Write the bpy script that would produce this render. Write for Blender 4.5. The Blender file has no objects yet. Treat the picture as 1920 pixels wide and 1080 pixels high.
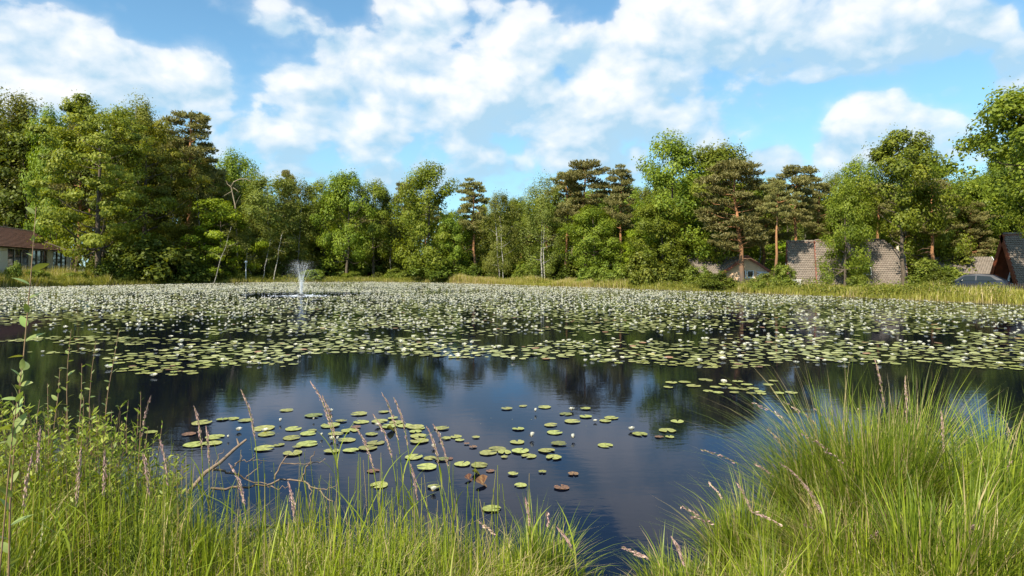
import bpy, math, random
import numpy as np
from mathutils import Vector, Matrix

# ------------------------------------------------------------------ camera
scene = bpy.context.scene
C = scene.collection
EYE = 2.4
cam_d = bpy.data.cameras.new('camera'); cam = bpy.data.objects.new('camera', cam_d); C.objects.link(cam)
cam.location = (0, 0, EYE); cam.rotation_euler = (math.radians(90), 0, 0)
cam_d.sensor_width = 36; cam_d.lens = 22.5; cam_d.shift_y = -40/1920
cam_d.clip_start = 0.05; cam_d.clip_end = 6000
scene.camera = cam
scene.view_settings.view_transform = 'Standard'; scene.view_settings.look = 'None'
scene.view_settings.gamma = 1; scene.view_settings.use_curve_mapping = False
scene.view_settings.exposure = 0.76
scene.render.engine = 'CYCLES'
scene.cycles.max_bounces = 6; scene.cycles.diffuse_bounces = 4; scene.cycles.glossy_bounces = 3
scene.cycles.transmission_bounces = 4; scene.cycles.transparent_max_bounces = 12
scene.cycles.caustics_reflective = False; scene.cycles.caustics_refractive = False
scene.cycles.use_denoising = True

# ------------------------------------------------------------------ sun + sky
SUN = Vector((-0.44, -0.60, 0.70)).normalized()      # direction towards the sun
SKY_STRENGTH = 0.11
sl = bpy.data.lights.new('sun', 'SUN'); sl.energy = 4.9; sl.angle = math.radians(0.5); sl.color = (1.0, 0.91, 0.74)
so = bpy.data.objects.new('sun', sl); C.objects.link(so)
so.rotation_euler = SUN.to_track_quat('Z', 'Y').to_euler()

world = bpy.data.worlds.new('World'); scene.world = world; world.use_nodes = True
def build_world():
    nt = world.node_tree; N = nt.nodes; L = nt.links; N.clear()
    out = N.new('ShaderNodeOutputWorld'); bg = N.new('ShaderNodeBackground'); bg.inputs['Strength'].default_value = SKY_STRENGTH
    L.new(bg.outputs[0], out.inputs[0])
    sky = N.new('ShaderNodeTexSky'); sky.sky_type = 'NISHITA'; sky.sun_disc = False
    sky.sun_elevation = math.asin(SUN.z); sky.sun_rotation = math.atan2(SUN.x, SUN.y)
    sky.air_density = 1.0; sky.dust_density = 0.4; sky.ozone_density = 1.6
    def val(x):
        return x
    def math_(op, a, b=None, c=None, clamp=False):
        n = N.new('ShaderNodeMath'); n.operation = op; n.use_clamp = clamp
        for i, s in enumerate((a, b, c)):
            if s is None: continue
            if isinstance(s, (int, float)): n.inputs[i].default_value = s
            else: L.new(s, n.inputs[i])
        return n.outputs[0]
    def smooth(x, lo, hi):
        n = N.new('ShaderNodeMapRange'); n.interpolation_type = 'SMOOTHSTEP'
        L.new(x, n.inputs[0]); n.inputs[1].default_value = lo; n.inputs[2].default_value = hi
        return n.outputs[0]
    def mixc(f, a, b, mode='MIX'):
        n = N.new('ShaderNodeMix'); n.data_type = 'RGBA'; n.blend_type = mode
        if isinstance(f, (int, float)): n.inputs[0].default_value = f
        else: L.new(f, n.inputs[0])
        for i, s in ((6, a), (7, b)):
            if isinstance(s, tuple): n.inputs[i].default_value = (*s, 1)
            else: L.new(s, n.inputs[i])
        return n.outputs[2]
    tc = N.new('ShaderNodeTexCoord'); sep = N.new('ShaderNodeSeparateXYZ'); L.new(tc.outputs['Generated'], sep.inputs[0])
    az = math_('ARCTAN2', sep.outputs[0], sep.outputs[1]); el = math_('ARCSINE', sep.outputs[2])
    P2 = N.new('ShaderNodeCombineXYZ'); L.new(az, P2.inputs[0]); L.new(el, P2.inputs[1])
    # noise domain: the direction itself (no seam), compressed with height so that cloud puffs are a little wider than tall
    mp = N.new('ShaderNodeMapping'); mp.inputs['Scale'].default_value = (1, 1, 1.45); L.new(tc.outputs['Generated'], mp.inputs[0])
    def noise(vec, scale, detail, rough, dist=0.0):
        n = N.new('ShaderNodeTexNoise'); n.inputs['Scale'].default_value = scale; n.inputs['Detail'].default_value = detail
        n.inputs['Roughness'].default_value = rough; n.inputs['Distortion'].default_value = dist; L.new(vec, n.inputs['Vector'])
        return n
    # layout of the big cloud masses, by direction (azimuth, elevation)
    blobs = [(40,110,150,90,1.0),(140,70,95,55,1.0),(215,125,110,62,1.0),(335,150,110,52,1.0),(400,160,60,30,.7),(120,190,240,85,.8),(300,215,150,60,.55),
             (425,245,65,42,.7),(545,38,95,42,.6),(140,0,110,16,.5),
             (790,45,80,60,.95),(720,110,120,66,.95),(620,165,130,42,.9),(540,180,70,24,.75),(680,230,190,70,.85),(560,250,120,60,.7),(880,200,110,100,1.0),
             (960,140,110,80,1.0),(1010,95,60,50,1.1),(1120,110,85,55,1.15),(1190,170,140,80,1.0),(1010,240,240,90,.9),(880,290,320,62,.62),(1240,270,180,70,.7),(600,310,200,44,.5),
             (985,25,110,34,.6),(1230,35,75,60,1.05),(1360,60,160,85,1.0),(1530,60,200,90,.9),(1700,55,180,62,.85),(1840,45,70,50,.8),(1720,110,140,30,.5),
             (1625,225,75,44,1.0),(1575,275,60,50,.9),(1720,245,120,48,.8),(1690,295,190,50,.7),(1455,300,60,34,.9),(1540,143,46,15,.8),(1900,130,50,70,.75),(1785,175,24,16,.6),(1450,255,40,26,.5),
             (900,315,900,62,.56),(420,290,260,60,.6),(1080,215,330,80,.85),(760,300,260,60,.62),(1290,190,130,60,.8),(1250,300,200,44,.6),(2100,120,150,120,.9),(2300,240,220,60,.8),(-120,140,140,130,.9),(-330,220,200,60,.8)]
    acc = None; num = None; den = None
    for (px, py, rx, ry, w) in blobs:
        a0 = math.atan((px-960)/1200); c = math.hypot(1200, px-960); e0 = math.atan((500-py)/c)
        m = N.new('ShaderNodeMapping'); m.vector_type = 'TEXTURE'
        m.inputs['Location'].default_value = (a0, e0, 0); m.inputs['Scale'].default_value = (rx*1200/c/c*1.12, ry/c*1.12, 1)
        L.new(P2.outputs[0], m.inputs[0])
        d = N.new('ShaderNodeVectorMath'); d.operation = 'LENGTH'; L.new(m.outputs[0], d.inputs[0])
        s = math_('MULTIPLY', smooth(d.outputs['Value'], 1.85, 0.30), w)
        acc = s if acc is None else math_('SMOOTH_MAX', acc, s, 0.12)
        if w > .55:
            sp = N.new('ShaderNodeSeparateXYZ'); L.new(m.outputs[0], sp.inputs[0])
            side = math_('SUBTRACT', sp.outputs[1], math_('MULTIPLY', sp.outputs[0], .35))
            num = math_('MULTIPLY', s, side) if num is None else math_('MULTIPLY_ADD', s, side, num)
            den = s if den is None else math_('ADD', den, s)
    front = smooth(math_('ABSOLUTE', az), 1.1, 0.85)
    low = smooth(el, 0.62, 0.42)
    mask = math_('MULTIPLY', front, low)
    gen = smooth(noise(mp.outputs[0], 1.7, 2, .5).outputs[0], .42, .66)
    lay = N.new('ShaderNodeMix'); lay.data_type = 'FLOAT'; L.new(mask, lay.inputs[0]); L.new(gen, lay.inputs[2]); L.new(acc, lay.inputs[3])
    lay = lay.outputs[0]
    def detail(off):
        o = N.new('ShaderNodeVectorMath'); o.operation = 'ADD'; L.new(mp.outputs[0], o.inputs[0]); o.inputs[1].default_value = off
        warp = noise(o.outputs[0], 9, 3, .5)
        w2 = N.new('ShaderNodeVectorMath'); w2.operation = 'MULTIPLY_ADD'; L.new(warp.outputs['Color'], w2.inputs[0]); w2.inputs[1].default_value = (.05,)*3; L.new(o.outputs[0], w2.inputs[2])
        f = noise(w2.outputs[0], 6.5, 9, .58).outputs[0]
        v = N.new('ShaderNodeTexVoronoi'); v.feature = 'SMOOTH_F1'; v.inputs['Scale'].default_value = 13; v.inputs['Smoothness'].default_value = .5
        v.inputs['Detail'].default_value = 2.0; v.inputs['Roughness'].default_value = .55
        L.new(w2.outputs[0], v.inputs['Vector'])
        puff = math_('SUBTRACT', .5, v.outputs['Distance'])
        return math_('ADD', math_('MULTIPLY', math_('SUBTRACT', f, .5), 1.5), math_('MULTIPLY', puff, .42))
    d0 = detail((0, 0, 0)); d1 = detail((-0.022, -0.01, 0.032))
    dens = math_('ADD', lay, d0)
    alpha = math_('ADD', math_('MULTIPLY', smooth(dens, 0.08, 0.78), .52), math_('MULTIPLY', smooth(dens, 0.34, 0.50), .48))
    lit = math_('ADD', math_('MULTIPLY', math_('SUBTRACT', d0, d1), 1.9), .34)      # side turned to the sun
    core = smooth(dens, 0.45, 1.2)
    top = math_('DIVIDE', num, math_('ADD', den, .15))
    lit = math_('ADD', math_('ADD', lit, math_('MULTIPLY', core, .10)), math_('MULTIPLY', math_('MULTIPLY', top, mask), .85), clamp=True)
    K = 1/SKY_STRENGTH
    hz = math_('MULTIPLY', smooth(el, 0.36, 0.0), .50)
    shade = (.28*K, .42*K, .53*K); bright = (.62*K, .63*K, .64*K)
    ccol = mixc(lit, shade, bright)
    tint = mixc(1.0, sky.outputs[0], (0.74, 1.02, 1.04), 'MULTIPLY')
    tint = mixc(hz, tint, (.22*K, .40*K, .56*K))
    thin = math_('MULTIPLY', alpha, .95)
    final = mixc(thin, tint, ccol)
    below = smooth(sep.outputs[2], -0.02, -0.1)
    final = mixc(below, final, (.05*K, .06*K, .04*K))
    L.new(final, bg.inputs[0])
    world.cycles.sampling_method = 'MANUAL'; world.cycles.sample_map_resolution = 512
build_world()

# ------------------------------------------------------------------ helpers
rs = np.random.RandomState
def wx(px, D): return (px-960)/1200*D
def wz(py, D): return EYE-(py-500)/1200*D
def shoreD(px):
    return float(np.interp(px, [-300,0,180,330,500,700,850,1000,1200,1400,1600,1800,1920,2200], [66,72,80,87,96,99,93,80,67,57.6,49.7,43,39.5,33]))
LAKE = np.array([(-57.6,72),(-52,80),(-45.7,87),(-36.8,96),(-21.5,99),(-8.5,93),(2.7,80),(13.4,67),(21.1,57.6),(26.5,49.7),(30.1,43),(31.6,39.5),
                 (33,30),(31,18),(24,9.5),(14,6.6),(6,5.5),(3.2,4.95),(1,4.7),(-1.5,4.95),(-4,5.5),(-8,6.2),(-14,7),(-30,9.5),(-48,18),(-60,35),(-62,55)])
def lake_sdf(x, y):
    """positive on land, negative in the water"""
    x = np.asarray(x, float); y = np.asarray(y, float); shp = x.shape; x = x.ravel(); y = y.ravel()
    best = np.full(x.shape, 1e9); ins = np.zeros(x.shape, bool)
    n = len(LAKE)
    for i in range(n):
        ax, ay = LAKE[i]; bx_, by_ = LAKE[(i+1) % n]
        dx, dy = bx_-ax, by_-ay
        t = np.clip(((x-ax)*dx+(y-ay)*dy)/(dx*dx+dy*dy), 0, 1)
        best = np.minimum(best, np.hypot(x-ax-t*dx, y-ay-t*dy))
        c = ((ay > y) != (by_ > y)) & (x < (bx_-ax)*(y-ay)/(by_-ay+1e-12)+ax)
        ins ^= c
    wob = .35*np.sin(x*.9+1.3*np.sin(y*.5))*np.clip(y/30, 0.15, 1)
    return (np.where(ins, -best, best)+wob*.6).reshape(shp)
def ground_z(x, y):
    d = lake_sdf(x, y)
    s = lambda t: np.clip(t, 0, 1)**2*(3-2*np.clip(t, 0, 1))
    z = np.where(d > 0, .30*s(d/1.4)+.22*s((d-.5)/9), -.9*s(-d/2.5))
    z = z+.05*np.sin(np.asarray(x)*.35+2)*np.sin(np.asarray(y)*.28)*np.clip(d/3, 0, 1)
    near = (np.asarray(y) < 8) & (d > 0)
    return z+np.where(near, .12*s(d/2.5), 0)
def gz(x, y): return float(ground_z(np.array([x]), np.array([y]))[0])

class MB:
    """collects geometry and links it as one mesh object"""
    def __init__(self): self.V = []; self.F = []; self.n = 0; self.A = []; self.T = []
    def add(self, v, f, a=0.5, t=0.0, mat=0):
        v = np.asarray(v, float).reshape(-1, 3); f = np.asarray(f, int)
        self.V.append(v); self.F.append((f+self.n, mat)); self.n += len(v)
        self.A.append(np.broadcast_to(np.asarray(a, float), (len(v),)).copy()); self.T.append(np.broadcast_to(np.asarray(t, float), (len(v),)).copy())
    def box(self, lo, hi, R=None, a=0.5, mat=0):
        x0, y0, z0 = lo; x1, y1, z1 = hi
        v = np.array([(x0,y0,z0),(x1,y0,z0),(x1,y1,z0),(x0,y1,z0),(x0,y0,z1),(x1,y0,z1),(x1,y1,z1),(x0,y1,z1)], float)
        if R is not None: v = np.array([tuple(R @ Vector(p)) for p in v])
        self.add(v, [(0,3,2,1),(4,5,6,7),(0,1,5,4),(1,2,6,5),(2,3,7,6),(3,0,4,7)], a, 0, mat)
    def tube(self, pts, rad, n=6, a=0.5, t=None, mat=0, cap=True):
        pts = np.asarray(pts, float); m = len(pts); rad = np.broadcast_to(np.asarray(rad, float), (m,))
        tan = np.gradient(pts, axis=0); tan /= np.linalg.norm(tan, axis=1)[:, None]+1e-9
        ref = np.array([0.31, 0.95, 0.05]) if abs(tan[0][2]) > .7 else np.array([0, 0, 1.0])
        u = np.cross(tan, ref); u /= np.linalg.norm(u, axis=1)[:, None]+1e-9; w = np.cross(tan, u)
        ang = np.arange(n)/n*2*math.pi
        ring = pts[:, None, :]+rad[:, None, None]*(np.cos(ang)[None, :, None]*u[:, None, :]+np.sin(ang)[None, :, None]*w[:, None, :])
        i = np.arange(m-1)[:, None]*n; j = np.arange(n)[None, :]; k = (j+1) % n
        f = np.stack([i+j, i+k, i+n+k, i+n+j], -1).reshape(-1, 4)
        tt = np.repeat(np.linspace(0, 1, m), n) if t is None else t
        self.add(ring.reshape(-1, 3), f, a, tt, mat)
    def build(self, name, mats, parent=None, smooth=False, as_mesh=False):
        me = bpy.data.meshes.new(name)
        V = np.concatenate(self.V); me.vertices.add(len(V)); me.vertices.foreach_set('co', V.ravel())
        tot = sum(f.size for f, _ in self.F); nf = sum(len(f) for f, _ in self.F)
        me.loops.add(tot); me.polygons.add(nf)
        me.loops.foreach_set('vertex_index', np.concatenate([f.ravel() for f, _ in self.F]))
        cnt = np.concatenate([np.full(len(f), f.shape[1]) for f, _ in self.F])
        me.polygons.foreach_set('loop_start', np.concatenate([[0], np.cumsum(cnt)[:-1]]).astype(int))
        me.polygons.foreach_set('material_index', np.concatenate([np.full(len(f), m) for f, m in self.F]).astype(int))
        if smooth: me.polygons.foreach_set('use_smooth', np.ones(nf, bool))
        at = me.attributes.new('v', 'FLOAT', 'POINT'); at.data.foreach_set('value', np.concatenate(self.A))
        at = me.attributes.new('t', 'FLOAT', 'POINT'); at.data.foreach_set('value', np.concatenate(self.T))
        me.update(calc_edges=True)
        for m in (mats if isinstance(mats, (list, tuple)) else [mats]): me.materials.append(m)
        if as_mesh: return me
        return link(name, me, parent)
def link(name, me, parent=None):
    o = bpy.data.objects.new(name, me); C.objects.link(o)
    if parent is not None: o.parent = parent
    return o
def tag(o, label=None, cat=None, group=None, kind=None):
    if label: o['label'] = label
    if cat: o['category'] = cat
    if group: o['group'] = group
    if kind: o['kind'] = kind
    return o
def thing(name, label, cat, loc=(0,0,0), rz=0, group=None, scale=None):
    o = bpy.data.objects.new(name, None); C.objects.link(o); o.location = loc; o.rotation_euler = (0, 0, rz)
    o.empty_display_size = .2
    if scale: o.scale = scale
    return tag(o, label, cat, group)

# materials -------------------------------------------------------------
class Mat:
    def __init__(self, name):
        self.m = bpy.data.materials.new(name); self.m.use_nodes = True
        self.N = self.m.node_tree.nodes; self.L = self.m.node_tree.links
        self.p = self.N['Principled BSDF']; self.out = self.N['Material Output']
    def set(self, **k):
        for a, b in k.items():
            s = self.p.inputs[a.replace('_', ' ')]
            if isinstance(b, tuple): s.default_value = (*b, 1) if len(b) == 3 and s.type == 'RGBA' else b
            elif isinstance(b, (int, float)): s.default_value = b
            else: self.L.new(b, s)
        return self
    def attr(self, n):
        a = self.N.new('ShaderNodeAttribute'); a.attribute_name = n; return a.outputs['Fac']
    def rand(self): return self.N.new('ShaderNodeObjectInfo').outputs['Random']
    def coord(self, kind='Object'): return self.N.new('ShaderNodeTexCoord').outputs[kind]
    def pos(self): return self.N.new('ShaderNodeNewGeometry').outputs['Position']
    def mapping(self, vec, scale=(1,1,1), rot=(0,0,0)):
        m = self.N.new('ShaderNodeMapping'); m.inputs['Scale'].default_value = scale; m.inputs['Rotation'].default_value = rot
        self.L.new(vec, m.inputs[0]); return m.outputs[0]
    def noise(self, vec=None, scale=5, detail=3, rough=.5, col=False):
        n = self.N.new('ShaderNodeTexNoise'); n.inputs['Scale'].default_value = scale; n.inputs['Detail'].default_value = detail
        n.inputs['Roughness'].default_value = rough
        if vec is not None: self.L.new(vec, n.inputs['Vector'])
        return n.outputs[1 if col else 0]
    def ramp(self, fac, stops):
        r = self.N.new('ShaderNodeValToRGB'); self.L.new(fac, r.inputs[0]); e = r.color_ramp.elements
        while len(e) < len(stops): e.new(.5)
        for el, (p, c) in zip(e, stops): el.position = p; el.color = (*c, 1)
        return r.outputs[0]
    def mix(self, f, a, b, mode='MIX'):
        n = self.N.new('ShaderNodeMix'); n.data_type = 'RGBA'; n.blend_type = mode
        for i, s in ((0, f), (6, a), (7, b)):
            if isinstance(s, tuple): n.inputs[i].default_value = (*s, 1)
            elif isinstance(s, (int, float)): n.inputs[i].default_value = s
            else: self.L.new(s, n.inputs[i])
        return n.outputs[2]
    def math(self, op, a, b=0.0):
        n = self.N.new('ShaderNodeMath'); n.operation = op
        for i, s in enumerate((a, b)):
            if isinstance(s, (int, float)): n.inputs[i].default_value = s
            else: self.L.new(s, n.inputs[i])
        return n.outputs[0]
    def bump(self, h, strength=.3, dist=.02):
        b = self.N.new('ShaderNodeBump'); b.inputs['Strength'].default_value = strength; b.inputs['Distance'].default_value = dist
        self.L.new(h, b.inputs['Height']); self.L.new(b.outputs[0], self.p.inputs['Normal']); return b.outputs[0]
    def hsv(self, col, h=.5, s=1.0, v=1.0):
        n = self.N.new('ShaderNodeHueSaturation')
        for i, x in ((0, h), (1, s), (2, v)):
            if isinstance(x, (int, float)): n.inputs[i].default_value = x
            else: self.L.new(x, n.inputs[i])
        self.L.new(col, n.inputs['Color']); return n.outputs[0]
def plain(name, col, rough=.7, vary=.25, scale=6, **k):
    m = Mat(name); n = m.noise(m.coord(), scale, 5, .6)
    lo = tuple(c*(1-vary) for c in col); hi = tuple(min(1, c*(1+vary)) for c in col)
    m.set(Base_Color=m.ramp(n, [(.3, lo), (.7, hi)]), Roughness=rough, **k); return m.m
def leafmat(name, stops, trans=.35, hue=.03, rough=.5, tcol=(1.25,1.15,.35), gloss=.25):
    """thin leaf: reflects and lets light through"""
    m = Mat(name); r = m.rand()
    base = m.ramp(m.attr('v'), stops)
    hh = m.math('ADD', m.math('MULTIPLY', m.math('SUBTRACT', r, .5), hue), .5)
    vv = m.math('ADD', m.math('MULTIPLY', r, .34), .83)
    base = m.hsv(base, hh, 1.0, vv)
    m.set(Base_Color=base, Roughness=rough); m.p.inputs['Specular IOR Level'].default_value = gloss
    tr = m.N.new('ShaderNodeBsdfTranslucent'); m.L.new(m.mix(1.0, base, tcol, 'MULTIPLY'), tr.inputs[0])
    mx = m.N.new('ShaderNodeMixShader'); mx.inputs[0].default_value = trans
    m.L.new(m.p.outputs[0], mx.inputs[1]); m.L.new(tr.outputs[0], mx.inputs[2]); m.L.new(mx.outputs[0], m.out.inputs[0])
    return m.m
M = {}
M['oak'] = leafmat('oak_leaves', [(0,(.085,.130,.012)),(.5,(.18,.24,.022)),(1,(.31,.36,.04))], trans=.42)
M['alder'] = leafmat('alder_leaves', [(0,(.105,.130,.014)),(.5,(.21,.24,.026)),(1,(.36,.37,.055))], trans=.42)
M['birch'] = leafmat('birch_leaves', [(0,(.095,.120,.020)),(.5,(.19,.215,.038)),(1,(.31,.32,.075))], trans=.42)
M['maple'] = leafmat('maple_leaves', [(0,(.13,.19,.010)),(.5,(.23,.31,.014)),(1,(.35,.42,.025))])
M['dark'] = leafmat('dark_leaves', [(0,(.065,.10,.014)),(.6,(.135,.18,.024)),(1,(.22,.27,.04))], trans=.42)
M['pine'] = leafmat('pine_needles', [(0,(.13,.135,.045)),(.5,(.27,.26,.09)),(1,(.44,.40,.16))], trans=.25, hue=.02)
M['shrub'] = leafmat('shrub_leaves', [(0,(.09,.13,.018)),(.5,(.17,.22,.028)),(1,(.28,.31,.05))])
def bark(name, a, b, sc=3):
    m = Mat(name); n = m.noise(m.mapping(m.coord(), (4,4,.8)), sc, 6, .65)
    m.set(Base_Color=m.ramp(n, [(.35, a), (.65, b)]), Roughness=.9); m.bump(n, .8, .05); return m.m
M['bark'] = bark('grey_bark', (.06,.045,.032), (.16,.125,.09))
m = Mat('pine_bark'); n = m.noise(m.mapping(m.coord(), (4,4,.8)), 3, 6, .65)
h = m.math('ADD', m.attr('t'), m.math('MULTIPLY', n, .3))
m.set(Base_Color=m.ramp(h, [(.25,(.11,.08,.06)),(.55,(.33,.16,.07)),(.85,(.42,.20,.09))]), Roughness=.9); m.bump(n, .8, .05); M['pinebark'] = m.m
m = Mat('birch_bark'); n = m.noise(m.mapping(m.coord(), (1.2,1.2,5)), 2.2, 4, .7)
m.set(Base_Color=m.ramp(n, [(.40,(.05,.045,.04)),(.47,(.32,.30,.26)),(.8,(.46,.44,.39))]), Roughness=.7); M['birchbark'] = m.m
M['deadwood'] = plain('dead_wood', (.30,.24,.17), .85, .35, 12); M['wetwood'] = plain('weathered_brown_wood', (.21,.15,.10), .8, .45, 25)

# ------------------------------------------------------------------ ground, water
def axis(parts):
    out = []
    for a, b, n in parts: out += list(np.linspace(a, b, n, endpoint=False))
    out.append(parts[-1][1]); return np.array(out)
xs = axis([(-2500,-300,8),(-300,-90,30),(-90,-9,82),(-9,9,90),(9,70,90),(70,300,30),(300,2500,8)])
ys = axis([(-400,-10,8),(-10,2,12),(2,7.5,40),(7.5,35,28),(35,112,110),(112,300,30),(300,3500,10)])
X, Y = np.meshgrid(xs, ys, indexing='ij'); Z = ground_z(X, Y)
ny = len(ys); i, j = np.meshgrid(np.arange(len(xs)-1), np.arange(ny-1), indexing='ij')
f = np.stack([i*ny+j, (i+1)*ny+j, (i+1)*ny+j+1, i*ny+j+1], -1).reshape(-1, 4)
g = MB(); g.add(np.stack([X, Y, Z], -1).reshape(-1, 3), f)
m = Mat('meadow_soil'); p = m.pos(); n1 = m.noise(p, .25, 4, .6); n2 = m.noise(p, 6, 5, .7)
col = m.mix(n2, m.ramp(n1, [(.35,(.05,.065,.018)),(.6,(.12,.12,.035)),(.75,(.17,.14,.06))]), (.06,.045,.025))
m.set(Base_Color=col, Roughness=.95); m.bump(n2, .6, .05)
tag(g.build('ground', m.m, smooth=True), 'grassy earth bank around the pond', kind='structure')

# water
lk = LAKE; cx, cy = lk.mean(0)
w = MB(); big = [((x-cx)*1.05+cx, (y-cy)*1.05+cy) for x, y in lk]
gx, gy = np.meshgrid(np.linspace(-70, 42, 24), np.linspace(1.5, 106, 24), indexing='ij')
i, j = np.meshgrid(np.arange(23), np.arange(23), indexing='ij')
w.add(np.stack([gx, gy, gx*0], -1).reshape(-1, 3), np.stack([i*24+j, (i+1)*24+j, (i+1)*24+j+1, i*24+j+1], -1).reshape(-1, 4))
m = Mat('pond_water'); p = m.pos()
n1 = m.noise(m.mapping(p, (1.0,2.4,1)), 2.6, 3, .55); n2 = m.noise(m.mapping(p, (1,1.6,1)), 11, 2, .5)
n3 = m.noise(m.mapping(p, (.5,1,1)), .35, 2, .5)
h = m.math('ADD', n1, m.math('MULTIPLY', n2, .22))
h = m.math('MULTIPLY', h, m.math('ADD', n3, .25))
bmp = m.bump(h, .20, .008)
dif = m.N.new('ShaderNodeBsdfDiffuse'); dif.inputs[0].default_value = (.003,.004,.009,1)
gl = m.N.new('ShaderNodeBsdfGlossy'); gl.inputs['Roughness'].default_value = .03; gl.inputs[0].default_value = (.60,.66,.80,1)
fr = m.N.new('ShaderNodeFresnel'); fr.inputs[0].default_value = 1.33; m.L.new(bmp, fr.inputs['Normal']); m.L.new(bmp, gl.inputs['Normal'])
mx = m.N.new('ShaderNodeMixShader'); m.L.new(fr.outputs[0], mx.inputs[0]); m.L.new(dif.outputs[0], mx.inputs[1]); m.L.new(gl.outputs[0], mx.inputs[2])
m.L.new(mx.outputs[0], m.out.inputs[0]); m.N.remove(m.p)
tag(w.build('water', m.m), 'dark calm pond water', kind='structure')

# ------------------------------------------------------------------ trees
def unit(v): return v/(np.linalg.norm(v, axis=-1, keepdims=True)+1e-9)
def leaf_quads(mb, c, nrm, size, R, a, aspect=.62, mat=0, t=0.0, axis_dir=None):
    """one kite-shaped leaf (or leaf cluster) per centre"""
    N = len(c); nrm = unit(nrm)
    r = R.normal(size=(N, 3)) if axis_dir is None else axis_dir
    u = unit(np.cross(nrm, r)) if axis_dir is None else unit(r)
    w = unit(np.cross(nrm, u)); s = np.broadcast_to(size, (N,))[:, None]
    v = np.stack([c-u*s*.5, c-u*s*.05+w*s*aspect*.5+nrm*s*.08, c+u*s*.5, c-u*s*.05-w*s*aspect*.5+nrm*s*.08], 1)
    f = np.arange(N*4).reshape(N, 4)
    mb.add(v.reshape(-1, 3), f, np.repeat(np.broadcast_to(a, (N,)), 4), t, mat)
def broad_crown(seed, H, W, base, nclump, nleaf, leaf, shape='oval', clump=1.15, flat=.6, droop=0.0):
    """crown from leaf clumps carried on limbs; H top height, W crown diameter, base crown bottom"""
    R = rs(seed); mb = MB(); br = MB(); cl = []
    ph = R.uniform(0, 6.28, 6)
    for k in range(nclump):
        u = R.uniform(0, 1)**(.85 if shape != 'cone' else 1.25)
        z = base+(H-base)*u
        if shape == 'oval': env = math.sqrt(max(0, 1-(abs(u-.42)/.60)**2.4))
        elif shape == 'cone': env = (1-u)**.65*.95+.08
        elif shape == 'dome': env = math.sqrt(max(0, 1-(u*.97)**2.6))
        else: env = min(1, .35+u*1.6)*math.sqrt(max(0.02, 1-(u*.96)**3))
        az = R.uniform(0, 6.283)
        lump = 1+.20*math.sin(3*az+ph[0]+u*5)+.13*math.sin(5*az+ph[1]-u*9)+.10*math.sin(2*az+ph[2]+u*13)
        rr = W*.5*env*lump*math.sqrt(R.uniform(.12, 1))
        cl.append((rr*math.cos(az), rr*math.sin(az), z+R.normal()*.2))
    cl = np.array(cl)
    q = R.dirichlet(np.ones(nclump)*2.2)*nleaf
    for (cxx, cyy, czz), nn in zip(cl, q):
        nn = int(max(nn, 25)); rad = clump*R.uniform(.65, 1.3)
        d = unit(R.normal(size=(nn, 3))); rr = R.uniform(.25, 1, nn)**.5
        off = d*rr[:, None]*rad*np.array([1, 1, flat])
        off[:, 2] -= droop*R.uniform(0, 1, nn)**1.5*rad*1.6
        c = np.array([cxx, cyy, czz])+off
        outw = unit(np.array([cxx, cyy, (czz-(base+H)/2)*.6]))
        nr = d*.8+outw*.6+np.array([0, 0, .5])+R.normal(size=(nn, 3))*.38
        a = np.clip(R.normal(.5, .2, nn)+R.normal()*.13, 0, 1)
        leaf_quads(mb, c, nr, leaf*R.uniform(.6, 1.3, nn), R, a)
    # loose sprays outside the clumps break the outline
    nn = nleaf//14; idx = R.randint(0, nclump, nn); d = unit(R.normal(size=(nn, 3)))
    c = cl[idx]+d*clump*R.uniform(.95, 1.35, nn)[:, None]*np.array([1, 1, flat+.1])
    leaf_quads(mb, c, d+R.normal(size=(nn, 3))*.6, leaf*R.uniform(.5, 1.0, nn), R, R.uniform(.3, 1, nn))
    return mb, cl
def trunk_and_limbs(seed, H, r0, cl, lean=0.0, nlimb=26, wander=.35, top=.92, t_of=None):
    R = rs(seed+77); mb = MB(); n = 9
    zs = np.linspace(-.3, H*top, n); off = np.cumsum(R.normal(size=(n, 2)), 0)*wander*.25; off[:2] = 0
    off[:, 0] += lean*np.clip(zs/H, 0, 1)**1.2
    pts = np.column_stack([off, zs]); rad = r0*(1-.86*np.clip(zs/(H*top), 0, 1))**1.0; rad[0] *= 1.35
    mb.tube(pts, rad, 9)
    pick = cl[R.permutation(len(cl))[:nlimb]]
    for c in pick:
        zb = max(H*.18, c[2]-(.25+R.uniform(0, .3))*math.hypot(c[0], c[1])-.6)
        zb = min(zb, H*top*.9); b = np.array([np.interp(zb, zs, pts[:, 0]), np.interp(zb, zs, pts[:, 1]), zb])
        mid = (b+c)/2+np.array([0, 0, -.08*np.linalg.norm(c-b)])+R.normal(size=3)*.15
        rr = np.interp(zb, zs, rad)*.45
        mb.tube(np.array([b, (b+mid)/2+R.normal(size=3)*.05, mid, (mid+c)/2+R.normal(size=3)*.12, c]), [rr, rr*.8, rr*.55, rr*.35, rr*.12], 5)
    return mb
PROTO = {}
def add_proto(key, crown_mb, trunk_mb, leafm, barkm, H, W):
    PROTO.setdefault(key, []).append((crown_mb.build('crown', M[leafm], as_mesh=True), trunk_mb.build('trunk', M[barkm], smooth=True, as_mesh=True), H, W))
for s in range(4):
    c, cl = broad_crown(10+s, 14, 8.6, 1.6 if s % 2 else 3.2, 105, 19000, .28, 'oval', 1.12, .85)
    add_proto('oak', c, trunk_and_limbs(10+s, 14, .26, cl), 'oak', 'bark', 14, 8.6)
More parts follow.
